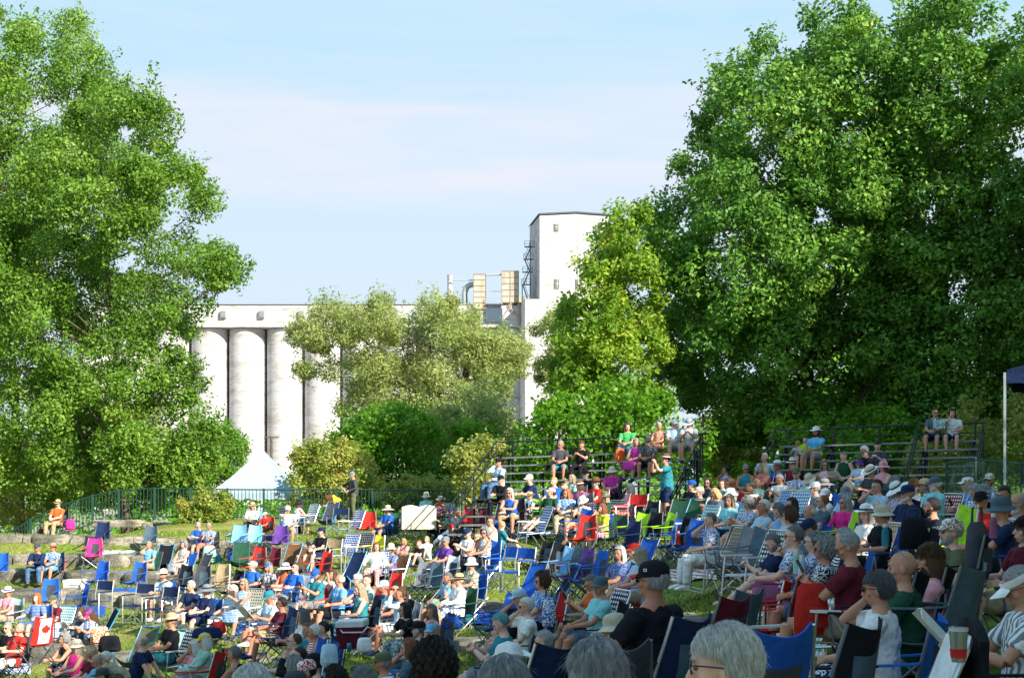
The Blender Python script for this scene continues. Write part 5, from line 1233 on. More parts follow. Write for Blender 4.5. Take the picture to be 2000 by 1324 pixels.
collector('dust_collector', 'narrow pale dust collector left of the rusty one', 925, 949, 537, 604, None, 1)
mb = MB(); mb.loft([V(X_(878), D0 + 2, Z_(600)), V(X_(878), D0 + 2, Z_(537)), V(X_(878), D0 + 2, Z_(534.5))], [.5, .5, .56], 16); tag(put('exhaust_stack', mb, con), 'thin white exhaust stack on the silo roof', 'chimney')
mb = MB(); mb.loft([V(X_(908), D0 + 1, Z_(600)), V(X_(907), D0 + 1, Z_(572)), V(X_(911), D0 + 1, Z_(560)), V(X_(918), D0 + 1, Z_(555)), V(X_(926), D0 + 1, Z_(554))], .55, 14); tag(put('curved_duct', mb, pipe), 'bent silver duct entering the narrow dust collector', 'duct')
mb = MB(); mb.tube([V(X_(882), D0 + 1, Z_(546)), V(X_(925), D0 + 1, Z_(546))], .12); mb.tube([V(X_(949), D0 + 1, Z_(536)), V(X_(981), D0 + 1, Z_(535))], .2); mb.tube([V(X_(949), D0 + 1, Z_(568)), V(X_(981), D0 + 1, Z_(568))], .05); tag(put('connecting_pipe', mb, pipe), 'thin horizontal pipes between the rooftop machines', 'pipe')
root = empty('roof_platform', Matrix.Translation((X_(1030), D0 - 2.5, Z_(592)))); tag(root, 'yellow-railed steel platform at the foot of the dark stair', 'platform'); mb = MB(); mb.box((0, 1, 0), (3.2, 2, .2)); put('deck', mb, yel, root); mb = MB()
for z in (.5, 1.0): mb.tube([V(-1.6, 0, z), V(1.6, 0, z)], .05)
for x in (-1.6, -.8, 0, .8, 1.6): mb.tube([V(x, 0, 0), V(x, 0, 1)], .05)
put('railing', mb, yel, root)
root = empty('roof_walkway', Matrix.Translation((X_(965), D0 - 1.5, Z_(596)))); tag(root, 'dark steel walkway between the two dust collectors', 'walkway'); mb = MB(); mb.box((0, 1, 0), (3.2, 2, .25)); mb.box((0, 1.2, -2), (3.2, 1.8, 2.6)); put('deck', mb, dst, root); mb = MB()
for z in (.6, 1.2): mb.tube([V(-1.6, 0, z), V(1.6, 0, z)], .05)
for x in (-1.6, -.8, 0, .8, 1.6): mb.tube([V(x, 0, 0), V(x, 0, 1.2)], .05)
put('railing', mb, pipe, root)
# utility pole
root = empty('utility_pole', Matrix.Translation(unp(530, 930, 150))); tag(root, 'slim wooden utility pole standing before the silos behind the marquee', 'utility pole'); mb = MB(); mb.tube([V(0, 0, -6), V(0, 0, (930 - 852) * 150 / F)], .13, 8); put('pole', mb, barkm, root); mb = MB(); mb.box((0, 0, (930 - 854) * 150 / F), (1.5, .12, .12)); put('crossarm', mb, barkm, root)
# ---------------------------------------------------------------- marquee behind the fence
tent = plain('pale blue canvas', (.33, .43, .53), .6, 0, .3, .06); tentc = MB(); D1 = 66.; cx = (511 - 1000) * D1 / F; zp = (HOR - 875) * D1 / F; ze = (HOR - 962) * D1 / F; hw = 2.15
root = empty('marquee', Matrix.Translation((cx, D1, 0))); tag(root, 'pale blue peaked marquee tent behind the picket fence', 'tent'); n = 14
for fc in range(4):
    R = Matrix.Rotation(fc * math.pi / 2 + .0, 3, 'Z')
    tentc.panel(lambda u, v, R=R: R @ V((u - .5) * 2 * hw * v, -hw * v, ze + (zp - ze) * ((1 - v) ** 1.35) - .04 * math.sin(u * math.pi) * v), 8, n, .01)
put('canopy', tentc, tent, root); mb = MB()
for fc in range(4):
    R = Matrix.Rotation(fc * math.pi / 2, 3, 'Z'); mb.panel(lambda u, v, R=R: R @ V((u - .5) * 2 * hw, -hw - .01, ze - v * .25 - .03 * math.sin(u * 40)), 30, 2, .008)
put('valance', mb, tent, root)
for x in (-1, 1):
    for y in (-1, 1): mb = MB(); mb.tube([V(x * hw, y * hw, ze), V(x * hw, y * hw, -3.4)], .04); put('leg', mb, ALU, root)
# navy canopy at the right edge
nv = cloth('navy'); D2 = 27.; x0 = (1967 - 1000) * D2 / F; zt_ = (HOR - 722) * D2 / F; zv = (HOR - 749) * D2 / F; zg = float(terrain(x0, D2)); root = empty('pop_up_canopy', Matrix.Translation((x0, D2, zg)) @ Matrix.Rotation(math.radians(-21), 4, 'Z')); tag(root, 'navy pop-up canopy on a grey pole at the right edge', 'canopy')
mb = MB()
for fc in range(4):
    R = Matrix.Rotation(fc * math.pi / 2, 3, 'Z'); mb.panel(lambda u, v, R=R: V(1.5, 1.5, 0) + R @ V((u - .5) * 3., -1.5, zt_ - zg - v * (zt_ - zv) - .0 * u + .008 * math.sin(u * 30)), 30, 2, .008)
put('valance', mb, nv, root); mb = MB()
for fc in range(4):
    R = Matrix.Rotation(fc * math.pi / 2, 3, 'Z'); mb.panel(lambda u, v, R=R: V(1.5, 1.5, 0) + R @ V((u - .5) * 3. * v, -1.5 * v, zt_ - zg + .7 * (1 - v) ** 1.2), 6, 8, .008)
put('roof', mb, nv, root); pm = plain('grey steel pole', (.45, .5, .55), .4, .5)
for x, y in ((0, 0), (3, 0), (3, 3)):
    if 1: mb = MB(); mb.box((x - (.04 if x == 0 else -.02), y, (zt_ - zg) / 2 - .05), (.045, .045, zt_ - zg)); mb.box((x - (.04 if x == 0 else -.02), y, 1.25), (.06, .06, .08)); put('leg', mb, pm, root)
# ---------------------------------------------------------------- picket fence
grn = plain('dark green railing paint', (.02, .075, .06), .45, .2); FP = [(8, 1046, 55.), (60, 1015, 55.), (110, 990, 55.), (181, 968, 55), (232, 958, 55), (302, 954, 55), (373, 954, 55), (444, 955.5, 55), (515, 956, 55), (586, 956, 55), (657, 956, 55), (728, 956, 55), (799, 956, 54), (870, 956, 53), (935, 956, 52)]
root = empty('picket_fence', Matrix.Translation((0, 55, 0))); tag(root, 'dark green metal picket fence along the back of the lawn', 'fence'); O = V(0, 55, 0)
WP = [unp(*q) - O for q in FP]
for i, p in enumerate(WP):
    mb = MB(); mb.box(p - V(0, 0, .56), (.075, .075, 1.22)); put('post', mb, grn, root)
    if i < len(WP) - 1:
        q = WP[i + 1]; mb = MB(); Lg = (q - p).length; n = max(5, int(Lg / .125)); dz = V(0, 0, 1)
        mb.loft([p, q], [(.03, .025)] * 2, 4); mb.loft([p - dz * 1.05, q - dz * 1.05], [(.025, .02)] * 2, 4)
        for k in range(1, n): a = p.lerp(q, k / n); mb.box(a - dz * .525, (.022, .022, 1.05))
        put('fence_panel', mb, grn, root)
# chain-link fence on the right
root = empty('chain_link_fence', Matrix.Translation((0, 0, 0))); tag(root, 'dark green chain-link fence behind the seats at the right', 'fence'); lk = plain('green coated wire', (.02, .07, .055), .6); Pc = [(1849, 905, 34), (1905, 897, 32), (1995, 905, 29), (2080, 908, 27)]
for (xa, ya, da), (xb, yb, db) in zip(Pc, Pc[1:]):
    A = unp(xa, ya, da); B = unp(xb, yb, db); mb = MB(); Lg = (B - A).length; hgt = 1.25; st_ = .085; n = int((Lg + hgt) / st_); dr = (B - A) / Lg
    for i in range(n):
        for s in (1, -1):
            t0 = i * st_ - hgt; pts = []
            for tt, zz in ((t0, 0), (t0 + hgt, hgt)):
                pass
            ta, za, tb, zb = t0, 0., t0 + hgt, hgt
            if ta < 0: za = -ta; ta = 0
            if tb > Lg: zb = hgt - (tb - Lg); tb = Lg
            if tb <= ta: continue
            if s < 0: za, zb = hgt - za, hgt - zb
            a = A + dr * ta - V(0, 0, za); c = A + dr * tb - V(0, 0, zb); mb.loft([a, c], .004, 3, cap=False)
    put('wire_mesh', mb, lk, root); mb = MB(); mb.tube([A, B], .02); put('top_rail', mb, lk, root); mb = MB(); mb.tube([A + V(0, 0, .04), A - V(0, 0, 1.5)], .028); put('post', mb, lk, root)
# ---------------------------------------------------------------- bleachers
wood = plain('weathered bench board', (.22, .23, .24), .7, 0, .3, .35, 3); darkst = plain('dark green steel', (.015, .022, .028), .5, .3)
BL = []
def bleacher(A, B, label, rise, run, rows, stair):
    d = B - A; d.z = 0; L0 = d.length; dx = d / L0; fw = V(dx.y, -dx.x, 0); fw = fw if fw.y < 0 else -fw
    M = Matrix(((dx.x, fw.x, 0, A.x), (dx.y, fw.y, 0, A.y), (0, 0, 1, 0), (0, 0, 0, 1))); root = empty('bleacher', M); tag(root, label, 'bleacher', 'bleachers behind the audience'); sl_ = (B.z - A.z) / L0
    Zs = lambda k: A.z - rise * k; gz = float(terrain(*(A + d * .5)[:2])) - .3
    for k in range(rows):
        mb = MB(); z = Zs(k); mb.add([(x, run * k + y, z + sl_ * x - t) for x in (0, L0) for y in (-.14, .14) for t in (0, .045)], [(0, 1, 3, 2), (4, 6, 7, 5), (0, 4, 5, 1), (2, 3, 7, 6), (0, 2, 6, 4), (1, 5, 7, 3)]); put('bench_board', flat_shade(mb.mesh('bench_board')), wood, root)
        mb = MB(); z = Zs(k) - rise * .52; mb.add([(x, run * k + .42 + y, z + sl_ * x - t) for x in (0, L0) for y in (-.13, .13) for t in (0, .04)], [(0, 1, 3, 2), (4, 6, 7, 5), (0, 4, 5, 1), (2, 3, 7, 6), (0, 2, 6, 4), (1, 5, 7, 3)]); put('foot_board', flat_shade(mb.mesh('foot_board')), wood, root)
    n = 5
    for i in range(n):
        x = .15 + (L0 - .3) * i / (n - 1); mb = MB(); zt2 = Zs(0) + sl_ * x - .05; zb = Zs(rows - 1) + sl_ * x - .05
        mb.box((x, 0, (zt2 + gz) / 2), (.07, .07, zt2 - gz)); mb.tube([V(x, -.1, zt2), V(x, run * (rows - 1) + .3, zb)], .035); mb.tube([V(x, 0, gz + .2), V(x, run * (rows - 1), zb)], .025); mb.box((x, run * (rows - 1), (zb + gz) / 2), (.06, .06, zb - gz))
        for k in range(1, rows - 1): mb.box((x, run * k, (Zs(k) + gz) / 2), (.04, .04, Zs(k) - gz))
        put('support_frame', mb, darkst, root); mb = MB(); mb.box((x, -.28, Zs(0) + sl_ * x - .1), (.05, .05, 1.1)); put('rail_post', mb, darkst, root)
    mb = MB()
    for h in (.44, .2): mb.tube([V(-.1, -.28, Zs(0) + h), V(L0 + .1, -.28, Zs(0) + sl_ * L0 + h)], .024 if h > .3 else .014)
    put('back_rail', mb, darkst, root)
    for x, zz in ((-.1, 0), (L0 + .1, sl_ * L0)):
        mb = MB(); z0 = Zs(0) + zz
        for h in (.44, .15): mb.tube([V(x, -.28, z0 + h), V(x, .3, z0 + h), V(x, run * (rows - 1) + .3, z0 + h - rise * (rows - 1)), V(x, run * (rows - 1) + .5, z0 + h - rise * (rows - 1) - .1)], .022)
        for q in range(rows): mb.tube([V(x, .3 + run * q * .98, z0 - rise * q + .44), V(x, .3 + run * q * .98, z0 - rise * q - .5)], .02)
        put('side_rail', mb, darkst, root)
    if stair:
        x = stair; mb = MB(); z0 = Zs(0) + sl_ * x
        for h in (.62, .3): mb.tube([V(x, .2, z0 + h * .7), V(x, run * (rows - 1), z0 + h - rise * (rows - 1)), V(x, run * (rows - 1) + .15, z0 + h - rise * (rows - 1) - .35)], .022)
        put('stair_rail', mb, darkst, root)
    BL.append((A, dx, fw, L0, sl_, rise, run, rows, Zs)); return root
bleacher(unp(984, 893, 42.), unp(1372, 878, 39.5), 'dark bleachers under the bright green maple, the left one', .46, .74, 5, None)
bleacher(unp(1524, 871, 39.), unp(1915, 859, 37.), 'long grey-boarded bleachers under the dark oak, the right one', .42, .72, 5, 3.6)
for p in PEOPLE:          # sit bleacher people exactly on the boards
    if p['chair'] == 'B':
        A, dx, fw, L0, sl_, rise, run, rows, Zs = BL[0 if p['px'] < 1400 else 1]; best = None
        for k in range(rows):
            # where the line of sight through the head meets the seating line k
            o = A + fw * (run * k); u = (p['px'] - 1000) / F; t = (u * o.y - o.x) / (dx.x - u * dx.y); q = o + dx * t; z = Zs(k) + sl_ * t; S_p = skel(p['pose'], p['hv']); row = HOR - (z - (.47 * 1.0 - .075) * p['sc'] + S_p['top'].z * p['sc']) * F / q.y
            if best is None or abs(row - p['py']) < best[0]: best = (abs(row - p['py']), q, z, S_p)
        _, q, z, S_p = best; P0 = S_p['P']; off = Matrix.Rotation(p['rz'], 3, 'Z') @ V(0, .06, 0); p['base'] = V(q.x - off.x, q.y - off.y, z - (.47 - .1) * p['sc'])
# ---------------------------------------------------------------- the audience: labels first, then the figures and their seats
def whats(p):
    c, k, pt = parsec(p['legs']); leg = f"{' '.join(x for x in (PN[pt], cn(c)) if x)} {'shorts' if k == 's' else 'trousers'}"
    return dict(head=hatphrase(p), shirt=shirtphrase(p), leg=leg, pose=POSEN[p['pose']])
def region(p):
    if p['chair'] == 'B': return 'on the left bleachers' if p['px'] < 1400 else 'on the right bleachers'
    x, y = p['px'], p['py']
    if y > 1240 and x < 560: return 'at the bottom left'
    if y > 1240: return 'along the bottom edge'
    if x < 340: return 'on the left terraces'
    if y < 1010 and x < 930: return 'on the far lawn'
    if x < 930: return 'in the middle rows'
    if x < 1400: return 'below the left bleachers' if y < 1030 else 'in the middle right'
    if y < 920: return 'near the right bleachers'
    return 'in the right-hand rows'
kidn = {'c': 'child', 'k': 'toddler'}
for p in PEOPLE: p['w'] = whats(p); p['ad'] = []; w = p['w']; who = kidn.get(p['sex'], 'person'); p['alts'] = [f"{who} in {w['shirt']} with {w['head']}, {w['pose']}", f"{who} in {w['shirt']} with {w['head']}, {w['pose']}, {region(p)}"]
used = {}
from collections import Counter
c0 = Counter(p['alts'][0] for p in PEOPLE)
for p in PEOPLE:
    lb = p['alts'][0]
    if c0[lb] > 1: lb = p['alts'][1]
    if lb in used or len(lb.split()) > 16 or Counter(q['alts'][1] for q in PEOPLE)[p['alts'][1]] > 1 and c0[p['alts'][0]] > 1:
        nb_ = min((q for q in PEOPLE if q is not p), key=lambda q: abs(q['px'] - p['px']) + abs(q['py'] - p['py'])); lb = f"{kidn.get(p['sex'], 'person')} in {p['w']['shirt']} beside the one in {nb_['w']['shirt']} and {nb_['w']['head']}"
    used[lb] = 1; p['label'] = lb

hc_ = Counter((p['w']['shirt'], p['w']['head']) for p in PEOPLE)
def short(p):
    w = p['w']; s = f"{w['shirt']} and {w['head']}"
    return s if hc_[(w['shirt'], w['head'])] == 1 else s + ', ' + w['pose'].split(' ')[0]
PAPER = plain('newsprint', (.66, .66, .62), .8, 0, .2, .15, 30)
def held(p, root):
    S = skel(p['pose'], p['hv']); (a, b_) = S['arm'][0][2], S['arm'][1][2]; c = (a + b_) / 2; M = Matrix.Translation(p['base']) @ Matrix.Rotation(p['rz'], 4, 'Z') @ Matrix.Scale(p['sc'], 4); k = p['hold']; w = short(p)
    c = c + (S['arm'][0][2] - S['arm'][0][1]).normalized() * .1; q = MB()
    if k == 'phone': q.box((0, 0, 0), (.075, .01, .15)); o = put('phone', q, BLK, None, M @ Matrix.Translation(c + V(0, .0, .05)) @ Matrix.Rotation(-.5, 4, 'X')); tag(o, f'black phone held by the person in {w}', 'phone', 'phones held up')
    elif k == 'camera': q.box((0, 0, 0), (.13, .06, .09)); q.loft([V(0, .02, 0), V(0, .11, 0)], .035, 12); o = put('camera', q, BLK, None, M @ Matrix.Translation(c)); tag(o, f'black camera held by the person in {w}', 'camera')
    elif k == 'cup': q.loft([V(0, 0, -.07), V(0, 0, .07)], [.034, .044], 14); o = put('cup', q, plain('green plastic', (.04, .4, .1), .4), None, M @ Matrix.Translation(c + V(0, .05, .05))); tag(o, f'green plastic cup held by the person in {w}', 'cup')
    elif k == 'bag': q.panel(lambda u, v: V((u - .5) * .3, .02 * math.sin(v * 3), (v - .5) * .24 + .02 * math.sin(u * 9)), 8, 6, .05); o = put('snack_bag', q, cloth('teal', 'print'), None, M @ Matrix.Translation(V(-.2, .42, .8))); tag(o, f'teal snack bag held by the person in {w}', 'bag')
    else:
        for s in (-1, 1): q.panel(lambda u, v, s=s: V(s * u * (.17 if k == 'paper' else .12), .05 * u - .02, (v - .5) * (.3 if k == 'paper' else .2) + .01 * math.sin(u * 5)), 5, 5, .006)
        o = put('booklet' if k == 'book' else 'programme', q, PAPER, None, M @ Matrix.Translation(c + V(0, .03, .06)) @ Matrix.Rotation(-.75, 4, 'X')); tag(o, f"{'open book' if k == 'book' else 'open white programme'} held by the person in {w}", 'paper')
for p in PEOPLE:
    r = build_person(p); tag(r, p['label'], {'c': 'child', 'k': 'child'}.get(p['sex'], 'person'), 'people in the audience')
    if p['hold']: held(p, r)
    if p['chair'] not in ('-', 'B') and len(p['chair']) > 2:
        PO_ = PO[p['pose']]; dz = PO_[0] - .47; spec = p['chair']; low = .0
        if p['pose'] == 'lean' : pass
        M = Matrix.Translation(p['base'] + V(0, 0, dz * p['sc'])) @ Matrix.Rotation(p['rz'], 4, 'Z') @ Matrix.Scale(1.0 if p['sc'] > .85 else .85, 4)
        kc, kk = spec.split('.')[:2]; build_chair(M @ Matrix.Translation(V(0, -.02, -.06 if p['sc'] < .96 else -.04)), spec, p['rr'], f"{cn(kc)} {KN[kk]} under the {kidn.get(p['sex'], 'person')} in {short(p)}", 'occupied folding chairs')
HB = dict(q=.95, w=.98, s=.86, d=.92); ech = []
for ln in EMPTY.strip().splitlines():
    px, py, D, spec, yw = ln.split(); px = float(px); py = float(py); kk = spec.split('.')[1]; Hh = HB[kk]; D = solveD(px, py, Hh) if D == '-' else fixD(px, float(D))
    hp = unp(px, py, D); fx, fy = STAGE[0] - hp.x, STAGE[1] - hp.y; rz = math.atan2(-fx, fy) + math.radians(float(yw)); off = Matrix.Rotation(rz, 3, 'Z') @ V(0, -.3, 0); z = hp.z - Hh; bx, by = hp.x - off.x, hp.y - off.y; g = float(terrain(bx, by))
    ech.append((px, py, bx, by, z if abs(z - g) < .5 and D > 12 else z, rz, spec))
cc_ = Counter(e[6].split('.')[0] + e[6].split('.')[1] for e in ech)
for px, py, bx, by, z, rz, spec in ech:
    kc, kk = spec.split('.')[:2]; rr = random.Random(int(px * 7 + py)); nbs = sorted((q for q in PEOPLE), key=lambda q: abs(q['px'] - px) + abs(q['py'] - py)); nb_ = nbs[0]
    side = 'left of' if px < nb_['px'] - 8 else 'right of' if px > nb_['px'] + 8 else ('in front of' if py > nb_['py'] else 'behind'); lb = f"empty {cn(kc)} {KN[kk]} {side} the {kidn.get(nb_['sex'], 'person')} in {nb_['w']['shirt']} and {nb_['w']['head']}"
    if lb in used: nb_ = nbs[1]; lb = f"empty {cn(kc)} {KN[kk]} near the {kidn.get(nb_['sex'], 'person')} in {nb_['w']['shirt']} and {nb_['w']['head']}"
    if lb in used: nb_ = nbs[2]; lb = f"empty {cn(kc)} {KN[kk]} close to the {kidn.get(nb_['sex'], 'person')} in {nb_['w']['shirt']} and {nb_['w']['head']}"
    used[lb] = 1; build_chair(Matrix.Translation((bx, by, z)) @ Matrix.Rotation(rz, 4, 'Z'), spec, rr, lb, 'empty folding chairs')
# ---------------------------------------------------------------- things lying about
def at(px, py, D=None):
    if D: return unp(px, py, fixD(px, D))
    return ghit(px, py)
def bagmesh(w, d, h, sag=.12):
    mb = MB(); mb.loft([V(0, 0, 0), V(0, 0, .03), V(0, 0, h * .5), V(0, 0, h * .9), V(0, 0, h)], [(w * .45, d * .45), (w * .52, d * .52), (w * .5, d * .5), (w * .42, d * .36), (w * .3, d * .12)], 14, (1, 0, 0)); return mb
def bag(px, py, D, w, d, h, col, pat, name, label, cat, strap=True, rz=.3):
    c = at(px, py, D); root = empty(name, Matrix.Translation(c) @ Matrix.Rotation(rz, 4, 'Z')); tag(root, label, cat); b_ = put('body', bagmesh(w, d, h), cloth(col, pat), root)
    if strap: mb = MB(); mb.tube([V(-w * .25, 0, h * .9), V(-w * .2, 0, h * 1.25), V(w * .2, 0, h * 1.25), V(w * .25, 0, h * .9)], .012); put('strap', mb, cloth('dgrey' if col != 'lime' else 'sky'), root)
    mb = MB(); mb.panel(lambda u, v: V((u - .5) * w * .7, -d * .5 - .01 - .02 * math.sin(u * 3.14), h * .15 + v * h * .4), 6, 4, .02); put('pocket', mb, cloth(col, pat), root)
bag(115, 1122, None, .4, .3, .5, 'red', None, 'backpack', 'red backpack beside the person in the red-banded straw hat', 'backpack')
bag(409, 1098, None, .42, .3, .5, 'mint', None, 'backpack', 'green backpack on the ledge below the couple reading', 'backpack')
bag(1211, 906, 34.4, .3, .22, .42, 'orange', None, 'backpack', 'orange backpack on the bleacher below the green t-shirt', 'backpack')
bag(1045, 1072, None, .6, .35, .42, 'white', 'print', 'tote_bag', 'white and blue beach tote on the grass', 'tote bag')
bag(1352, 1132, None, .46, .2, .36, 'lime', None, 'cooler_bag', 'lime green cooler bag with pale blue handles beside the lawn chair', 'cooler bag')
bag(405, 1245, 23.5, .5, .25, .18, 'navy', None, 'duffel_bag', 'navy duffel bag by the slab under the seated couple', 'duffel bag')
bag(425, 1236, 24, .28, .2, .2, 'red', None, 'shoulder_bag', 'red shoulder bag on top of the navy duffel', 'bag')
bag(214, 1272, 26, .4, .25, .3, 'black', None, 'shoulder_bag', 'black shoulder bag beside the bald person leaning back', 'bag')
bag(195, 1258, 27, .35, .2, .35, 'orange', 'print', 'shopping_bag', 'orange shopping bag left of the black shoulder bag', 'bag')
bag(712, 1272, 19, .22, .16, .2, 'white', None, 'shoulder_bag', 'white canvas bag beside the red cooler', 'bag')
bag(880, 1228, 20.5, .34, .22, .2, 'royal', None, 'shoulder_bag', 'royal blue bag on the ground by the white skirt', 'bag')
bag(643, 1298, 15.5, .2, .12, .24, 'light', None, 'tote_bag', 'pale blue tote hanging low behind the blue chair at the bottom', 'tote bag')
bag(1072, 1222, 14, .16, .12, .34, 'blue', 'print', 'tote_bag', 'blue leaf-patterned tote hanging on the red and black chair', 'tote bag')
bag(1785, 1072, 12.5, .34, .2, .34, 'black', None, 'backpack', 'black bag with loop handles between the right-hand rows', 'backpack')
bag(1585, 1238, 9.2, .3, .12, .4, 'red', None, 'tote_bag', 'bright red draped cloth hanging behind the red camp chairs', 'tote bag', False)  # a draped red cloth, built from the bag shape
bag(1908, 1130, 9.5, .2, .16, .46, 'dgrey', None, 'duffel_bag', 'tall dark grey kit bag standing behind the right-hand rows', 'duffel bag')
bag(1312, 1098, None, .3, .2, .25, 'slate', None, 'shoulder_bag', 'slate bag at the feet of the person in white trousers', 'bag')
bag(137, 1035, 47, .3, .2, .35, 'hotpink', None, 'tote_bag', 'pink bag by the chair of the person in orange', 'tote bag')
rb = random.Random(5)
for p in [q for q in PEOPLE if q['chair'] not in ('-', 'B') and q['Dd'] > 15][::5]:
    col = rb.choice(['black', 'navy', 'dgrey', 'olive', 'maroon', 'slate', 'teal']); g = p['base'] + Matrix.Rotation(p['rz'], 3, 'Z') @ V(rb.choice([-.42, .42]), .25, 0); g.z = float(terrain(g.x, g.y)); s = rb.uniform(.8, 1.2)
    root = empty('shoulder_bag', Matrix.Translation(g) @ Matrix.Rotation(rb.uniform(0, 3), 4, 'Z')); tag(root, f"{cn(col)} bag on the ground by the {kidn.get(p['sex'], 'person')} in {short(p)}", 'bag', 'bags beside the chairs'); put('body', bagmesh(.34 * s, .2 * s, .26 * s), cloth(col), root)
    mb = MB(); mb.tube([V(-.09, 0, .22 * s), V(-.06, 0, .36 * s), V(.06, 0, .36 * s), V(.09, 0, .22 * s)], .01); put('strap', mb, cloth('dgrey'), root)
bag(150, 1256, None, .34, .24, .42, 'slate', None, 'backpack', 'slate blue backpack behind the two children on the left', 'backpack')
bag(112, 1250, None, .3, .12, .4, 'white', 'stripe', 'tote_bag', 'white and blue bag beside the aqua lawn chair', 'tote bag')
bag(645, 1212, None, .5, .26, .24, 'navy', None, 'duffel_bag', 'navy duffel bag behind the propped-up white shoe', 'duffel bag')
bag(738, 1178, None, .3, .2, .3, 'lime', None, 'shopping_bag', 'lime green shopping bag behind the person in the teal tank top', 'bag')
bag(803, 1112, None, .22, .2, .26, 'white', None, 'drink_jug', 'white drink jug on the ledge by the children', 'jug')
bag(458, 1098, None, .4, .25, .4, 'royal', None, 'backpack', 'royal blue bag under the dark green sling chair', 'bag')
bag(1245, 1195, None, .4, .25, .3, 'dgrey', None, 'shoulder_bag', 'dark grey bag behind the person in the tan bucket hat', 'bag')
def slab(px0, px1, py0, py1, col, pat, name, label, up=.03):
    A = [ghit(px0, py0), ghit(px1, py0), ghit(px1, py1), ghit(px0, py1)]; mb = MB()
    def fn(u, v):
        q = A[0].lerp(A[1], u).lerp(A[3].lerp(A[2], u), v); z = float(terrain(q.x, q.y)); return V(q.x, q.y, z + up + .025 * math.sin(u * 9 + v * 5) * math.sin(v * 11))
    mb.panel(fn, 14, 14, .01); tag(put(name, mb, cloth(col, pat)), label, 'blanket', 'blankets on the ground')
slab(500, 566, 1046, 1056, 'purple', None, 'blanket', 'purple blanket on the ledge beneath the person in the white cap')
slab(862, 962, 1190, 1222, 'royal', None, 'ground_sheet', 'crumpled royal blue ground sheet on the shaded grass')
slab(180, 265, 1078, 1088, 'white', None, 'blanket', 'white blanket on the ledge behind the hot pink chair')
slab(112, 205, 1186, 1204, 'royal', None, 'ground_sheet', 'royal blue ground sheet under the two children at left')
slab(215, 330, 1150, 1166, 'blue', None, 'ground_sheet', 'blue tarp beneath the navy director chairs')
slab(0, 60, 1290, 1306, 'white', 'print', 'blanket', 'flower-patterned blanket at the bottom left corner')
slab(80, 125, 1252, 1264, 'pink', 'print', 'blanket', 'pink patterned blanket beside the maple-leaf chair')
slab(990, 1080, 1075, 1090, 'sky', 'stripe', 'blanket', 'pale blue striped blanket beside the white tote')
slab(1080, 1110, 1048, 1066, 'blue', None, 'ground_sheet', 'shiny blue sheet behind the black camp chairs')
slab(1300, 1400, 1128, 1148, 'salmon', 'stripe', 'rug', 'salmon and navy striped rug under the lime cooler bag')
slab(560, 640, 1250, 1282, 'royal', None, 'ground_sheet', 'royal blue cloth on the grass by the limestone slab')
slab(455, 550, 1218, 1246, 'blue', None, 'ground_sheet', 'blue sheet under the crossed legs at centre left')
slab(960, 1010, 1062, 1074, 'orange', 'stripe', 'blanket', 'orange striped towel beside the boy in teal')
def cooler(px, py, D, w, h, bc, lc, label):
    c = at(px, py, D); root = empty('cooler', Matrix.Translation(c) @ Matrix.Rotation(.15, 4, 'Z')); tag(root, label, 'cooler'); mb = MB(); mb.loft([V(0, 0, 0), V(0, 0, h * .5), V(0, 0, h * .78)], [(w * .62, w * .4), (w * .66, w * .43), (w * .68, w * .45)], 4, (.75, .65, 0)); put('body', flat_shade(mb.mesh('body')), cloth(bc), root)
    mb = MB(); mb.loft([V(0, 0, h * .78), V(0, 0, h * .95), V(0, 0, h)], [(w * .7, w * .47), (w * .7, w * .47), (w * .66, w * .44)], 4, (.75, .65, 0)); put('lid', flat_shade(mb.mesh('lid')), plain('cooler lid', (.7, .7, .7), .4), root); mb = MB(); mb.tube([V(-w * .45, -w * .36, h * .8), V(-w * .3, -w * .45, h * .6), V(w * .3, -w * .45, h * .6), V(w * .45, -w * .36, h * .8)], .012); put('handle', mb, WHT, root)
cooler(688, 1264, 20.5, .5, .42, 'maroon', 'white', 'red picnic cooler with a white lid on the limestone slab')
cooler(146, 1152, None, .55, .3, 'white', 'white', 'low white cooler on the ledge under the royal blue chair')
cooler(1006, 1062, None, .5, .36, 'sky', 'white', 'pale blue cooler on the grass beside the boy in teal')
mb = MB(); mb.loft([V(0, 0, 0), V(0, 0, .2), V(0, 0, .25), V(0, 0, .29)], [.04, .04, .025, .025], 14); root = empty('water_bottle', Matrix.Translation(unp(1158, 917, 40.4))); tag(root, 'white water bottle standing on the left bleachers', 'bottle'); put('body', mb, WHT, root); mb = MB(); mb.loft([V(0, 0, .29), V(0, 0, .33)], .028, 12); put('cap', mb, BLK, root)
mb = MB(); mb.loft([V(0, 0, 0), V(0, 0, .01), V(0, 0, .11), V(0, 0, .122)], [.026, .033, .033, .027], 16); tag(put('drink_can', mb, plain('blue can', (.04, .2, .42), .3, .6), None, Matrix.Translation(at(682, 1275, 19.4) + V(0, 0, .02))), 'blue drink can on the slab in front of the red cooler', 'can')
for px, py, D, c, lb in ((1556, 1120, 11.4, 'mint', 'mint water bottle in the lap of the row with the mauve bag'), (1566, 1132, 11, 'light', 'clear water bottle beside the mint one'), (1729, 1067, 12, 'teal', 'teal flask in the cup holder at right'), (1940, 1050, 11.2, 'mauve', 'mauve tumbler between the khaki trousers at right'), (1325, 1062, 21, 'red', 'red water bottle in the arm of a blue chair')):
    root = empty('water_bottle', Matrix.Translation(unp(px, py, fixD(px, D)))); tag(root, lb, 'bottle'); mb = MB(); mb.loft([V(0, 0, 0), V(0, 0, .16), V(0, 0, .2)], [.036, .036, .02], 14); put('body', mb, cloth(c), root); mb = MB(); mb.loft([V(0, 0, .2), V(0, 0, .235)], .022, 12); put('cap', mb, WHT, root)
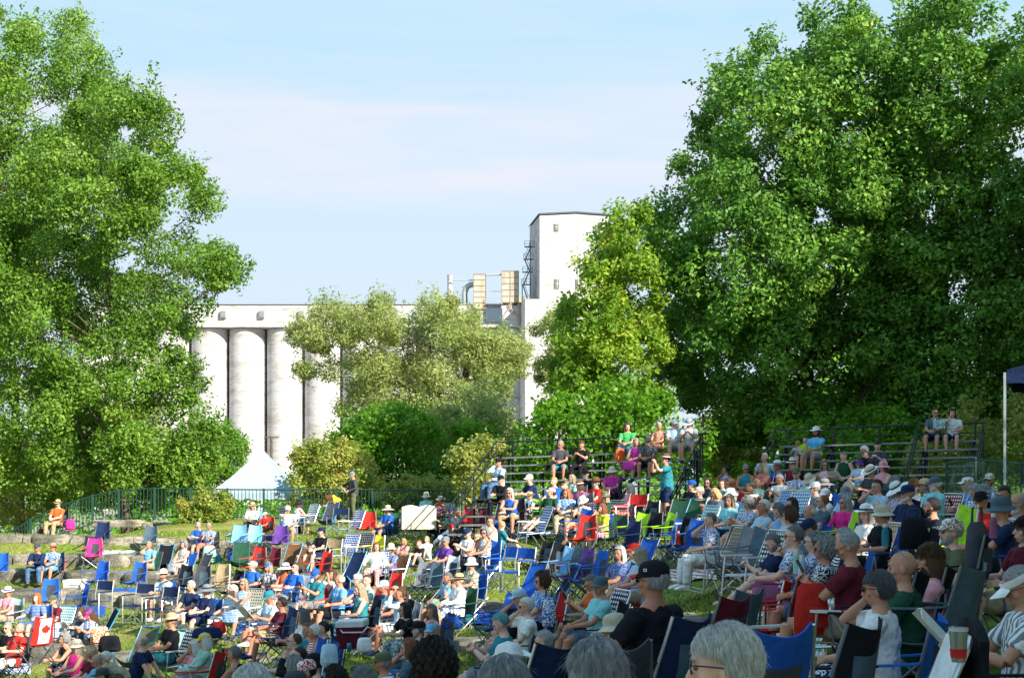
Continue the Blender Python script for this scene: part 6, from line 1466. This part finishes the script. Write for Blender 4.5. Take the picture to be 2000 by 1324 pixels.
# white-striped cloth over two chairs on the far lawn
c = unp(818, 1020, 43.5); mb = MB(); mb.panel(lambda u, v: V((u - .5) * 1.02, -.02 - .05 * math.sin(v * 2) + .012 * math.sin(u * 25), .66 * v - .1 + (.06 * abs(math.sin(u * math.pi * 2)) * v)), 24, 10, .015)
tag(put('beach_towel', mb, cloth('cream'), None, Matrix.Translation(c - V(0, 0, .1)) @ Matrix.Rotation(.15, 4, 'Z')), 'off-white towel hung over two chair backs on the far lawn', 'towel')
root = build_chair(Matrix.Translation(c + V(-.3, .45, -.45)) @ Matrix.Rotation(2.9, 4, 'Z'), 'navy.q', random.Random(4), 'navy folding camp chair hidden behind the off-white towel', 'empty folding chairs')
# flag chair: white panel and red leaf on red
c = ghit(66, 1306); Mx = Matrix.Translation(unp(68, 1300, 27.3)) @ Matrix.Rotation(.9, 4, 'Z')
root = build_chair(Mx, 'red.q', random.Random(3), 'red and white camp chair with a red maple leaf on its back', 'empty folding chairs', True); bk = [o for o in root.children if o.name.startswith('backrest')][0]
for s in (1, -1):
    q = MB(); q.panel(lambda u, v: V((u - .5) * .24, -.2 - .12 * v - .065 * math.sin(math.pi * (.5 + (u - .5) * .5)) + .008 * math.sin(v * 9 + 2) + s * .016, .44 + v * (.52 - .05)), 6, 6, .004); put('white_panel', q, cloth('white'), bk)
    leaf = [(0, 1), (.16, .7), (.34, .8), (.28, .42), (.5, .6), (.58, .44), (.92, .5), (.8, .22), (.98, .08), (.5, -.3), (.55, -.48), (.06, -.4), (.08, -.85), (-.08, -.85), (-.06, -.4), (-.55, -.48), (-.5, -.3), (-.98, .08), (-.8, .22), (-.92, .5), (-.58, .44), (-.5, .6), (-.28, .42), (-.34, .8), (-.16, .7)]
    q = MB(); q.add([V(x * .095, -.332 - .022 * y + s * .032, .7 + y * .11) for x, y in leaf] + [V(0, -.332 + s * .032, .7)], [(i, (i + 1) % 25, 25) for i in range(25)]); put('maple_leaf', q, cloth('red'), bk)
# foreground: chair with a dark jacket, tumbler
M5 = Matrix.Translation(unp(1690, 1330, 7.) + V(0, 0, -.75)) @ Matrix.Rotation(1.45, 4, 'Z'); build_chair(M5, 'white.w.plain', random.Random(9), 'white-armed lawn chair with a dark jacket over it, bottom right', 'empty folding chairs')
q = MB(); q.panel(lambda u, v: V((u - .5) * .6 + .02 * math.sin(v * 9), -.46 + .05 * math.sin(u * 11) * (1 - v) - .04, .42 + v * .64 - .08 * (2 * u - 1) ** 2 * v), 20, 16, .04); tag(put('jacket', q, cloth('black'), None, M5), 'dark jacket draped over the white-armed lawn chair', 'jacket')
c = unp(1872, 1292, 6.6); root = empty('tumbler', Matrix.Translation(c)); tag(root, 'steel tumbler with a red band beside the visor wearer', 'tumbler'); mb = MB(); mb.loft([V(0, 0, 0), V(0, 0, .14)], [.03, .042], 18); put('body', mb, plain('tumbler steel', (.5, .52, .55), .25, .8), root); mb = MB(); mb.loft([V(0, 0, .02), V(0, 0, .06)], [.0345, .0385], 18); put('red_band', mb, cloth('red'), root); mb = MB(); mb.loft([V(0, 0, .14), V(0, 0, .155)], [.044, .044], 18); put('lid', mb, plain('clear lid', (.5, .52, .55), .1), root)
